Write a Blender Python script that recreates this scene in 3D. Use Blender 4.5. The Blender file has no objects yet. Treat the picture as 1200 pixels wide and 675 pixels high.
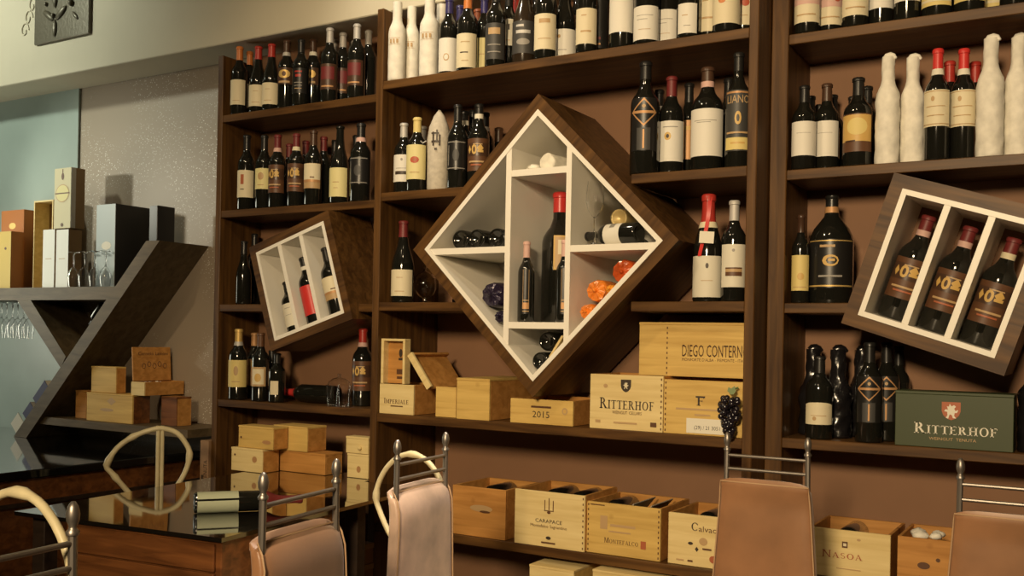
import bpy, math, random
from mathutils import Vector, Matrix
R_ = random.Random(7)
C = bpy.context.scene.collection
pi = math.pi
rad = math.radians

# ------------------------------------------------------------------ camera
F, YAW, PITCH, ROLL, PPY = 1164.07, .539259, .0022973, .0188689, 393.93
_fwd = Vector((-math.sin(YAW)*math.cos(PITCH), math.cos(YAW)*math.cos(PITCH), math.sin(PITCH)))
_r0 = Vector((math.cos(YAW), math.sin(YAW), 0)); _u0 = _r0.cross(_fwd)
_r = math.cos(ROLL)*_r0 + math.sin(ROLL)*_u0
_u = -math.sin(ROLL)*_r0 + math.cos(ROLL)*_u0
cd = bpy.data.cameras.new('camera'); cam = bpy.data.objects.new('camera', cd); C.objects.link(cam)
cd.sensor_width = 36; cd.lens = 36*F/1200; cd.shift_y = (PPY-337.5)/1200; cd.clip_start = .02
cam.matrix_world = Matrix(((_r.x, _u.x, -_fwd.x, 0), (_r.y, _u.y, -_fwd.y, 0), (_r.z, _u.z, -_fwd.z, 0), (0, 0, 0, 1)))
bpy.context.scene.camera = cam

def ray(x, y): return _fwd + _r*((x-600)/F) + _u*((PPY-y)/F)
def at(x, y, Y):                       # point seen at a pixel on the plane Y
    d = ray(x, y); return d*(Y/d.y)
def atz(x, y, z):                      # ... on the level z
    d = ray(x, y); return d*(z/d.z)

# ------------------------------------------------------------------ materials
MATS = {}
def new_mat(name):
    m = bpy.data.materials.new(name); m.use_nodes = True
    return m, m.node_tree.nodes, m.node_tree.links, m.node_tree.nodes['Principled BSDF']
def plain(name, col, rough=.5, metal=0, coat=0, spec=.5, noise=0, nscale=40, sheen=0, bump=0):
    if name in MATS: return MATS[name]
    m, n, l, b = new_mat(name)
    b.inputs['Roughness'].default_value = rough; b.inputs['Metallic'].default_value = metal
    b.inputs['Coat Weight'].default_value = coat; b.inputs['Specular IOR Level'].default_value = spec
    b.inputs['Coat Roughness'].default_value = .05
    b.inputs['Sheen Weight'].default_value = sheen
    b.inputs['Base Color'].default_value = (*col, 1)
    if noise or bump:
        tc = n.new('ShaderNodeTexCoord'); no = n.new('ShaderNodeTexNoise')
        no.inputs['Scale'].default_value = nscale; no.inputs['Detail'].default_value = 5
        l.new(tc.outputs['Object'], no.inputs['Vector'])
        if noise:
            r = n.new('ShaderNodeValToRGB')
            r.color_ramp.elements[0].position = .3; r.color_ramp.elements[1].position = .7
            r.color_ramp.elements[0].color = (*[c*(1-noise) for c in col], 1)
            r.color_ramp.elements[1].color = (*[min(1, c*(1+noise)) for c in col], 1)
            l.new(no.outputs['Fac'], r.inputs['Fac']); l.new(r.outputs['Color'], b.inputs['Base Color'])
        if bump:
            bp = n.new('ShaderNodeBump'); bp.inputs['Strength'].default_value = bump; bp.inputs['Distance'].default_value = .003
            l.new(no.outputs['Fac'], bp.inputs['Height']); l.new(bp.outputs['Normal'], b.inputs['Normal'])
    MATS[name] = m; return m
def wood(name, c0, c1, scale, rough=.45, coat=0, bump=.15, knots=False):
    if name in MATS: return MATS[name]
    m, n, l, b = new_mat(name)
    tc = n.new('ShaderNodeTexCoord'); mp = n.new('ShaderNodeMapping'); mp.inputs['Scale'].default_value = scale
    no = n.new('ShaderNodeTexNoise'); no.inputs['Scale'].default_value = 1; no.inputs['Detail'].default_value = 7; no.inputs['Distortion'].default_value = .6
    r = n.new('ShaderNodeValToRGB'); r.color_ramp.elements[0].position = .32; r.color_ramp.elements[1].position = .68
    r.color_ramp.elements[0].color = (*c0, 1); r.color_ramp.elements[1].color = (*c1, 1)
    l.new(tc.outputs['Object'], mp.inputs['Vector']); l.new(mp.outputs['Vector'], no.inputs['Vector'])
    l.new(no.outputs['Fac'], r.inputs['Fac'])
    last = r.outputs['Color']
    if knots:
        v = n.new('ShaderNodeTexVoronoi'); v.inputs['Scale'].default_value = 7
        l.new(tc.outputs['Object'], v.inputs['Vector'])
        r2 = n.new('ShaderNodeValToRGB'); r2.color_ramp.elements[0].position = .03; r2.color_ramp.elements[1].position = .13
        r2.color_ramp.elements[0].color = (.45, .32, .2, 1); r2.color_ramp.elements[1].color = (1, 1, 1, 1)
        mx = n.new('ShaderNodeMix'); mx.data_type = 'RGBA'; mx.blend_type = 'MULTIPLY'; mx.inputs['Factor'].default_value = 1
        l.new(v.outputs['Distance'], r2.inputs['Fac']); l.new(last, mx.inputs['A']); l.new(r2.outputs['Color'], mx.inputs['B'])
        last = mx.outputs['Result']
    l.new(last, b.inputs['Base Color'])
    bp = n.new('ShaderNodeBump'); bp.inputs['Strength'].default_value = bump; bp.inputs['Distance'].default_value = .002
    l.new(no.outputs['Fac'], bp.inputs['Height']); l.new(bp.outputs['Normal'], b.inputs['Normal'])
    b.inputs['Roughness'].default_value = rough; b.inputs['Coat Weight'].default_value = coat; b.inputs['Specular IOR Level'].default_value = .3
    MATS[name] = m; return m
def clear_glass(name, col=(1, 1, 1), rough=0):
    m, n, l, b = new_mat(name)
    b.inputs['Base Color'].default_value = (*col, 1); b.inputs['Transmission Weight'].default_value = 1
    b.inputs['Roughness'].default_value = rough; b.inputs['IOR'].default_value = 1.48
    MATS[name] = m; return m

WAL_X = wood('walnut_along_x', (.052, .023, .0068), (.140, .066, .0185), (3, 40, 40), .45)
WAL_Z = wood('walnut_along_z', (.052, .023, .0068), (.140, .066, .0185), (40, 40, 3), .45)
WAL_D = wood('walnut_dark', (.022, .014, .010), (.045, .028, .018), (4, 30, 30), .5)
BARW = wood('bar_shelf_oak', (.080, .057, .030), (.140, .102, .056), (5, 30, 30), .5)
TABW = wood('table_wood', (.10, .036, .012), (.24, .09, .028), (4, 30, 40), .35, .3)
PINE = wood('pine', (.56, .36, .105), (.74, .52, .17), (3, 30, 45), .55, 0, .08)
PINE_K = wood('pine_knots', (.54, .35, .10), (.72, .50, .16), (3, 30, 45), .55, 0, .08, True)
PINE_O = wood('pine_orange_and_shade', (.42, .19, .045), (.60, .30, .085), (3, 30, 45), .55, 0, .08, True)  # for orange boxes, and for the shaded sides of paler crates
PINE_P = wood('pine_pale', (.68, .52, .23), (.82, .66, .33), (3, 30, 45), .55, 0, .06)
WHITE_L = plain('white_lacquer', (.88, .84, .75), .4)
GLASSD = plain('dark_bottle_glass', (.010, .010, .008), .10, 0, .6)
GLASSB = plain('brown_bottle_glass', (.030, .020, .012), .16, 0, .5)
PAPER_W = plain('white_wrapping_paper', (.80, .77, .68), .7, noise=.10, nscale=35, bump=.5)
PAPER_T = plain('tissue_wrapping_paper', (.80, .77, .68), .75, noise=.16, nscale=26, bump=1)
SACK = plain('grey_cloth', (.58, .53, .44), .8, noise=.12, nscale=60, bump=.5)
BLK_PL = plain('black_plastic_wrap', (.010, .009, .010), .22, 0, .4, noise=.2, nscale=30, bump=1)
PURPLE = plain('purple_foil', (.022, .014, .04), .25, .3, .3, bump=1, nscale=30)
ORANGE = plain('orange_cellophane', (.85, .24, .03), .3, 0, .4, noise=.3, nscale=30, bump=1)
ORANGE2 = plain('light_orange_cellophane', (.90, .36, .04), .3, 0, .4, noise=.3, nscale=30, bump=1)
REDOR = plain('red_orange_cellophane', (.55, .09, .015), .35, 0, .3, noise=.3, nscale=30, bump=1)
CLEAR = clear_glass('clear_glass')
METAL = plain('gunmetal', (.30, .27, .24), .42, .85)
CUSH = plain('brown_satin_fabric', (.31, .152, .070), .42, 0, 0, .6, noise=.16, nscale=9, sheen=.3)
PIPING = plain('tan_piping', (.50, .32, .18), .6)
BAMBOO = plain('pale_bamboo', (.66, .58, .36), .4, noise=.12, nscale=25)
BLACK = plain('black_lacquer', (.008, .008, .008), .06, 0, .8)
TOPG = plain('dark_glass_tabletop', (.010, .008, .006), .03, 0, 1.0, 1.0)
COL = {
 'cream': (.74, .66, .46), 'white': (.78, .75, .67), 'ivory': (.72, .68, .56), 'yellow': (.72, .58, .22), 'gold': (.62, .40, .12),
 'paleyellow': (.74, .66, .32), 'tan': (.50, .33, .16), 'brown': (.115, .050, .022), 'dkbrown': (.07, .035, .02), 'black': (.015, .014, .013),
 'red': (.42, .035, .025), 'brightred': (.62, .04, .035), 'wine': (.16, .02, .02), 'orange': (.62, .20, .05), 'navy': (.035, .03, .13), 'silver': (.55, .53, .50),
 'pink': (.66, .42, .36), 'grey': (.30, .28, .25), 'dkgrey': (.05, .048, .045), 'copper': (.52, .28, .12), 'ink': (.05, .035, .025), 'green': (.10, .16, .05),
 'goldfoil': (.70, .48, .16), 'rust': (.42, .12, .05), 'bottlegreen': (.045, .060, .022), 'offwhite': (.78, .74, .62), 'sealred': (.5, .10, .05), 'palegreen': (.46, .50, .36)}
def col(n, rough=.5):
    met = {'silver': .35, 'goldfoil': .4, 'copper': .2}.get(n, 0)
    return plain('paint_'+n, COL[n], rough, met)

# ------------------------------------------------------------------ mesh builder
class MB:
    def __init__(s): s.v = []; s.f = []; s.m = []; s.mats = []
    def mi(s, mat):
        if mat not in s.mats: s.mats.append(mat)
        return s.mats.index(mat)
    def add(s, vs, fs, mat, M=None):
        k = len(s.v); i = s.mi(mat)
        s.v += [tuple(M @ Vector(p)) if M else tuple(p) for p in vs]
        s.f += [tuple(a+k for a in f) for f in fs]; s.m += [i]*len(fs); return s
    def box(s, x0, x1, y0, y1, z0, z1, mat, M=None, bev=0):
        if bev <= 0:
            vs = [(x, y, z) for x in (x0, x1) for y in (y0, y1) for z in (z0, z1)]
            fs = [(0, 1, 3, 2), (4, 6, 7, 5), (0, 4, 5, 1), (2, 3, 7, 6), (0, 2, 6, 4), (1, 5, 7, 3)]
            return s.add(vs, fs, mat, M)
        b = min(bev, (x1-x0)*.45, (y1-y0)*.45, (z1-z0)*.45)
        lo = (x0, y0, z0); hi = (x1, y1, z1); vs = []; idx = {}
        for c in range(8):
            p = [(hi if c >> a & 1 else lo)[a] for a in range(3)]
            for a in range(3):          # vertex lying on the face of axis a
                q = list(p)
                for k in range(3):
                    if k != a: q[k] += -b if c >> k & 1 else b
                idx[(c, a)] = len(vs); vs.append(tuple(q))
        fs = []
        for a in range(3):
            u, w = (a+1) % 3, (a+2) % 3
            for side in (0, 1):
                cs = [side << a | i << u | j << w for i, j in ((0, 0), (1, 0), (1, 1), (0, 1))]
                f = [idx[(c, a)] for c in cs]; fs.append(tuple(f if side else f[::-1]))
        for a in range(3):              # edges along axis a
            u, w = (a+1) % 3, (a+2) % 3
            for i in (0, 1):
                for j in (0, 1):
                    c0 = i << u | j << w; c1 = c0 | 1 << a
                    f = [idx[(c0, u)], idx[(c1, u)], idx[(c1, w)], idx[(c0, w)]]
                    fs.append(tuple(f if (i ^ j) else f[::-1]))
        for c in range(8):
            f = [idx[(c, 0)], idx[(c, 1)], idx[(c, 2)]]
            par = bin(c).count('1') % 2
            fs.append(tuple(f if par else f[::-1]))
        return s.add(vs, fs, mat, M)
    def lathe(s, prof, mat, n=20, M=None, a0=0, a1=2*pi, cap=True):
        full = abs(a1-a0-2*pi) < 1e-6; m = n if full else n+1; vs = []; fs = []
        for (r, z) in prof:
            for k in range(m):
                a = a0+(a1-a0)*k/n; vs.append((r*math.cos(a), r*math.sin(a), z))
        for j in range(len(prof)-1):
            for k in range(n):
                k2 = (k+1) % m
                fs.append((j*m+k, j*m+k2, (j+1)*m+k2, (j+1)*m+k))
        return s.add(vs, fs, mat, M)
    def tube(s, pts, r, mat, n=10, closed=False, M=None):
        P = [Vector(p) for p in pts]; N = len(P); vs = []; fs = []
        rr = r if isinstance(r, (list, tuple)) else [r]*N
        up = None
        for i in range(N):
            t = (P[(i+1) % N]-P[i-1]) if closed else (P[min(i+1, N-1)]-P[max(i-1, 0)])
            t.normalize()
            if up is None:
                up = Vector((0, 0, 1)) if abs(t.z) < .9 else Vector((1, 0, 0))
            a = t.cross(up).normalized(); up = a.cross(t).normalized()
            for k in range(n):
                q = 2*pi*k/n; vs.append(P[i]+rr[i]*(math.cos(q)*a+math.sin(q)*up))
        for i in range(N if closed else N-1):
            j = (i+1) % N
            for k in range(n):
                k2 = (k+1) % n; fs.append((i*n+k, i*n+k2, j*n+k2, j*n+k))
        if not closed: fs += [tuple(range(n))[::-1], tuple((N-1)*n+k for k in range(n))]
        return s.add(vs, fs, mat, M)
    def prism(s, poly, y0, y1, mat, M=None):         # outline in XZ pushed along Y
        n = len(poly); vs = [(x, y0, z) for x, z in poly]+[(x, y1, z) for x, z in poly]
        fs = [tuple(range(n)), tuple(range(2*n-1, n-1, -1))]+[((i+1) % n, i, i+n, (i+1) % n+n) for i in range(n)]
        return s.add(vs, fs, mat, M)
    def ball(s, c, r, mat, n=14, m=9, M=None, sc=(1, 1, 1), jit=0):
        vs = []; fs = []
        for j in range(m+1):
            t = pi*j/m
            for k in range(n):
                a = 2*pi*k/n; q = 1+R_.uniform(-jit, jit)
                vs.append((c[0]+r*sc[0]*q*math.sin(t)*math.cos(a), c[1]+r*sc[1]*q*math.sin(t)*math.sin(a), c[2]+r*sc[2]*q*math.cos(t)))
        for j in range(m):
            for k in range(n): fs.append((j*n+k, (j+1)*n+k, (j+1)*n+(k+1) % n, j*n+(k+1) % n))
        return s.add(vs, fs, mat, M)
    def mesh(s, name, smooth=True, ang=35):
        me = bpy.data.meshes.new(name); me.from_pydata(s.v, [], s.f)
        for m in s.mats: me.materials.append(m)
        me.polygons.foreach_set('material_index', s.m)
        me.polygons.foreach_set('use_smooth', [smooth]*len(s.f))
        me.update()
        if smooth: me.set_sharp_from_angle(angle=rad(ang))
        return me
    def build(s, name, parent=None, smooth=True, ang=35):
        o = bpy.data.objects.new(name, s.mesh(name, smooth, ang)); C.objects.link(o)
        if parent: o.parent = parent
        return o
def link(name, me, parent=None):
    o = bpy.data.objects.new(name, me); C.objects.link(o)
    if parent: o.parent = parent
    return o

def tag(o, label, cat, group=None, kind=None):
    o['label'] = label; o['category'] = cat
    if group: o['group'] = group
    if kind: o['kind'] = kind
    return o
def thing(name, label, cat, loc=(0, 0, 0), group=None, M=None):
    o = bpy.data.objects.new(name, None); C.objects.link(o); o.empty_display_size = .05
    if M is not None: o.matrix_world = M
    else: o.location = loc
    return tag(o, label, cat, group)
def struct(o): o['kind'] = 'structure'; return o
ORD = ['first', 'second', 'third', 'fourth', 'fifth', 'sixth', 'seventh', 'eighth', 'ninth', 'tenth', 'eleventh', 'twelfth', 'thirteenth', 'fourteenth', 'fifteenth', 'sixteenth', 'seventeenth', 'eighteenth', 'nineteenth', 'twentieth', 'twenty-first']

# ------------------------------------------------------------------ lettering
_txt = {}
def text_mesh(s):
    if s in _txt: return _txt[s]
    cu = bpy.data.curves.new('lettering', 'FONT'); cu.body = s; cu.resolution_u = 2; cu.size = 1
    o = bpy.data.objects.new('lettering', cu); C.objects.link(o)
    bpy.context.view_layer.update()
    dg = bpy.context.evaluated_depsgraph_get()
    me = bpy.data.meshes.new_from_object(o.evaluated_get(dg))
    vs = [(v.co.x, v.co.y) for v in me.vertices]; fs = [tuple(p.vertices) for p in me.polygons]
    bpy.data.objects.remove(o); bpy.data.meshes.remove(me); bpy.data.curves.remove(cu)
    x0 = min(v[0] for v in vs); x1 = max(v[0] for v in vs); y0 = min(v[1] for v in vs); y1 = max(v[1] for v in vs)
    vs = [((x-(x0+x1)/2)/(x1-x0), (y-(y0+y1)/2)/(y1-y0)) for x, y in vs]     # unit box, centred
    _txt[s] = (vs, fs); return _txt[s]
def serif_text(s):                     # Roman capitals with thick stems, thin bars and serifs
    V = []; Fc = []
    def poly(p): k = len(V); V.extend(p); Fc.append(tuple(range(k, k+len(p))))
    def rc(x0, x1, y0, y1): poly([(x0, y0), (x1, y0), (x1, y1), (x0, y1)])
    def stem(x, h, w, top=True, bot=True):
        rc(x, x+w, 0, h); e = w*.55
        if bot: rc(x-e, x+w+e, 0, .055*h+.02)
        if top: rc(x-e, x+w+e, h-.055*h-.02, h)
    def arc(cx, cy, rx, ry, tx, ty, a0, a1, n=14):
        for i in range(n):
            p = a0+(a1-a0)*i/n; q = a0+(a1-a0)*(i+1)/n
            poly([(cx+rx*math.cos(p), cy+ry*math.sin(p)), (cx+rx*math.cos(q), cy+ry*math.sin(q)),
                  (cx+(rx-tx)*math.cos(q), cy+(ry-ty)*math.sin(q)), (cx+(rx-tx)*math.cos(p), cy+(ry-ty)*math.sin(p))])
    x = 0
    for i, ch in enumerate(s):
        big = i == 0 or s[i-1] == ' '; h = 1.0 if big else .78; w = .17*h; t = .075*h; n0 = len(V)
        def S(px): return px*h
        if ch == 'R':
            stem(.06*h, h, w); arc(.22*h, .735*h, .36*h, .265*h, w, t, -pi/2, pi/2); rc(.15*h, .23*h, h-t, h); rc(.15*h, .23*h, .47*h, .47*h+t)
            poly([(.30*h, .50*h), (.47*h, .50*h), (.80*h, 0), (.58*h, 0)]); rc(.56*h, .86*h, 0, t); adv = .86
        elif ch == 'I': stem(.08*h, h, w); adv = .36
        elif ch == 'T':
            stem(.30*h, h, w, False, True); rc(.02*h, .75*h, h-t, h); rc(.02*h, .07*h, .80*h, h); rc(.70*h, .75*h, .80*h, h); adv = .78
        elif ch in 'EF':
            stem(.06*h, h, w, True, True); rc(.1*h, .62*h, h-t, h); rc(.57*h, .62*h, .80*h, h); rc(.1*h, .48*h, .50*h, .50*h+t); rc(.44*h, .49*h, .43*h, .64*h)
            if ch == 'E': rc(.1*h, .66*h, 0, t); rc(.61*h, .66*h, 0, .22*h)
            adv = .74
        elif ch == 'H': stem(.06*h, h, w); stem(.58*h, h, w); rc(.1*h, .7*h, .48*h, .48*h+t); adv = .90
        elif ch == 'O': arc(.42*h, .5*h, .42*h, .52*h, w, t, 0, 2*pi, 24); adv = .92
        elif ch == 'C': arc(.42*h, .5*h, .42*h, .52*h, w, t, rad(40), rad(320), 20); rc(.70*h, .75*h, .68*h, .92*h); adv = .84
        elif ch == 'M':
            stem(.05*h, h, w*.6); stem(.75*h, h, w); poly([(.08*h, h), (.26*h, h), (.52*h, .1*h), (.44*h, 0)]); poly([(.72*h, h), (.80*h, h), (.52*h, 0), (.46*h, .06*h)]); adv = 1.05
        elif ch == 'N': stem(.06*h, h, w*.6); stem(.66*h, h, w*.6); poly([(.04*h, h), (.22*h, h), (.75*h, 0), (.66*h, 0)]); adv = .90
        elif ch == 'L': stem(.06*h, h, w); rc(.1*h, .62*h, 0, t); rc(.57*h, .62*h, 0, .22*h); adv = .70
        elif ch == 'A':
            poly([(.30*h, h), (.42*h, h), (.80*h, 0), (.60*h, 0)]); poly([(.32*h, h), (.38*h, h), (.14*h, 0), (.06*h, 0)]); rc(.2*h, .62*h, .30*h, .30*h+t*.8); rc(0, .22*h, 0, t*.8); rc(.52*h, .88*h, 0, t*.8); adv = .88
        elif ch == 'P':
            stem(.06*h, h, w); arc(.22*h, .735*h, .36*h, .265*h, w, t, -pi/2, pi/2); rc(.15*h, .23*h, h-t, h); rc(.15*h, .23*h, .47*h, .47*h+t); adv = .68
        elif ch == 'D': stem(.06*h, h, w); arc(.28*h, .5*h, .48*h, .5*h, w, t, -pi/2, pi/2); rc(.1*h, .3*h, 0, t); rc(.1*h, .3*h, h-t, h); adv = .86
        elif ch == 'S': arc(.30*h, .74*h, .26*h, .26*h, w*.7, t, rad(30), rad(270)); arc(.30*h, .27*h, .28*h, .27*h, w*.7, t, rad(-150), rad(90)); adv = .68
        else: adv = .5
        for k in range(n0, len(V)): V[k] = (V[k][0]+x, V[k][1])
        x += adv*h+.07
    x0 = min(v[0] for v in V); x1 = max(v[0] for v in V); y0 = min(v[1] for v in V); y1 = max(v[1] for v in V)
    return [((a-(x0+x1)/2)/(x1-x0), (b-(y0+y1)/2)/(y1-y0)) for a, b in V], Fc

# ------------------------------------------------------------------ bottles
def profile(kind, H, R):
    s = R/.0375
    if kind == 'burgundy':
        return [(0, .014), (R*.45, .010), (R*.72, .002), (R*.86, 0), (R*.95, .0012), (R, .006), (R, .44*H), (R*.97, .49*H), (R*.86, .555*H), (R*.68, .63*H), (R*.52, .70*H), (.0165*s, .775*H), (.0148*s, .85*H), (.0142*s, .96*H), (.0165*s, .965*H), (.0165*s, .99*H), (.013*s, H), (0, H)]
    if kind == 'champagne':
        return [(0, .014), (R*.45, .010), (R*.72, .002), (R*.86, 0), (R*.95, .0012), (R, .007), (R, .46*H), (R*.96, .52*H), (R*.82, .60*H), (R*.62, .69*H), (R*.48, .76*H), (.0165*s, .83*H), (.0155*s, .93*H), (.018*s, .935*H), (.018*s, .985*H), (.014*s, H), (0, H)]
    if kind == 'jeroboam':
        return [(0, .014), (R*.45, .010), (R*.72, .002), (R*.86, 0), (R*.95, .0012), (R, .012), (R, .56*H), (R*.95, .625*H), (R*.80, .69*H), (R*.58, .745*H), (R*.36, .80*H), (R*.28, .85*H), (R*.27, .96*H), (R*.30, .965*H), (R*.30, .99*H), (R*.22, H), (0, H)]
    return [(0, .014), (R*.45, .010), (R*.72, .002), (R*.86, 0), (R*.95, .0012), (R, .006), (R, .595*H), (R*.985, .625*H), (R*.92, .66*H), (R*.78, .695*H), (R*.58, .73*H), (.0178*s, .765*H), (.0148*s, .80*H), (.0140*s, .955*H), (.0162*s, .96*H), (.0162*s, .99*H), (.013*s, H), (0, H)]
def rad_at(prof, z):
    for (r0, z0), (r1, z1) in zip(prof[4:], prof[5:]):
        if z0 <= z <= z1 and z1 > z0: return r0+(r1-r0)*(z-z0)/(z1-z0)
    return prof[6][0]
_cache = {}
def body_mesh(kind, H, R, mat):
    k = (kind, round(H, 3), round(R, 4), mat.name)
    if k not in _cache: _cache[k] = MB().lathe(profile(kind, H, R), mat, 24).mesh('body', True, 50)
    return _cache[k]
def cap_mesh(kind, H, R, mat, z0):
    k = ('cap', kind, round(H, 3), round(R, 4), mat.name, z0)
    if k not in _cache:
        p = profile(kind, H, R); zs = [z0*H]+[z for r, z in p[6:] if z > z0*H+.001 and r > 0]
        q = [(rad_at(p, z)+.0007, z) for z in zs]; q = [(q[0][0]-.0006, q[0][1])]+q
        q[-1] = (q[-1][0], H+.0006); q.append((0, H+.0008))
        _cache[k] = MB().lathe(q, mat, 18).mesh('capsule', True, 50)
    return _cache[k]
def patch(mb, r, u0, u1, v0, v1, mat, nu=10, shape='r'):
    # bent patch on the bottle side, centred on -Y ; u metres along the arc, v metres up
    if shape == 'r':
        vs = []; fs = []
        for i in range(nu+1):
            a = -pi/2+(u0+(u1-u0)*i/nu)/r
            for v in (v0, v1): vs.append((r*math.cos(a), r*math.sin(a), v))
        for i in range(nu): fs.append((2*i, 2*i+2, 2*i+3, 2*i+1))
        mb.add(vs, fs, mat)
    else:
        n = 12; cu = (u0+u1)/2; cv = (v0+v1)/2; vs = []; fs = []
        n = max(12, nu)
        for i in range(n+1):
            t = -1+2*i/n; hh = (1-abs(t)) if shape == 'd' else math.sqrt(max(0, 1-t*t)); a = -pi/2+(cu+(u1-u0)/2*t)/r
            for q in (-1, 1): vs.append((r*math.cos(a), r*math.sin(a), cv+q*hh*(v1-v0)/2))
        for i in range(n): fs.append((2*i, 2*i+2, 2*i+3, 2*i+1))
        mb.add(vs, fs, mat)
def bent_text(mb, s, r, cu, cv, w, h, mat):
    vs, fs = text_mesh(s)
    mb.add([(r*math.cos(-pi/2+(cu+x*w)/r), r*math.sin(-pi/2+(cu+x*w)/r), cv+y*h) for x, y in vs], fs, mat)

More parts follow.
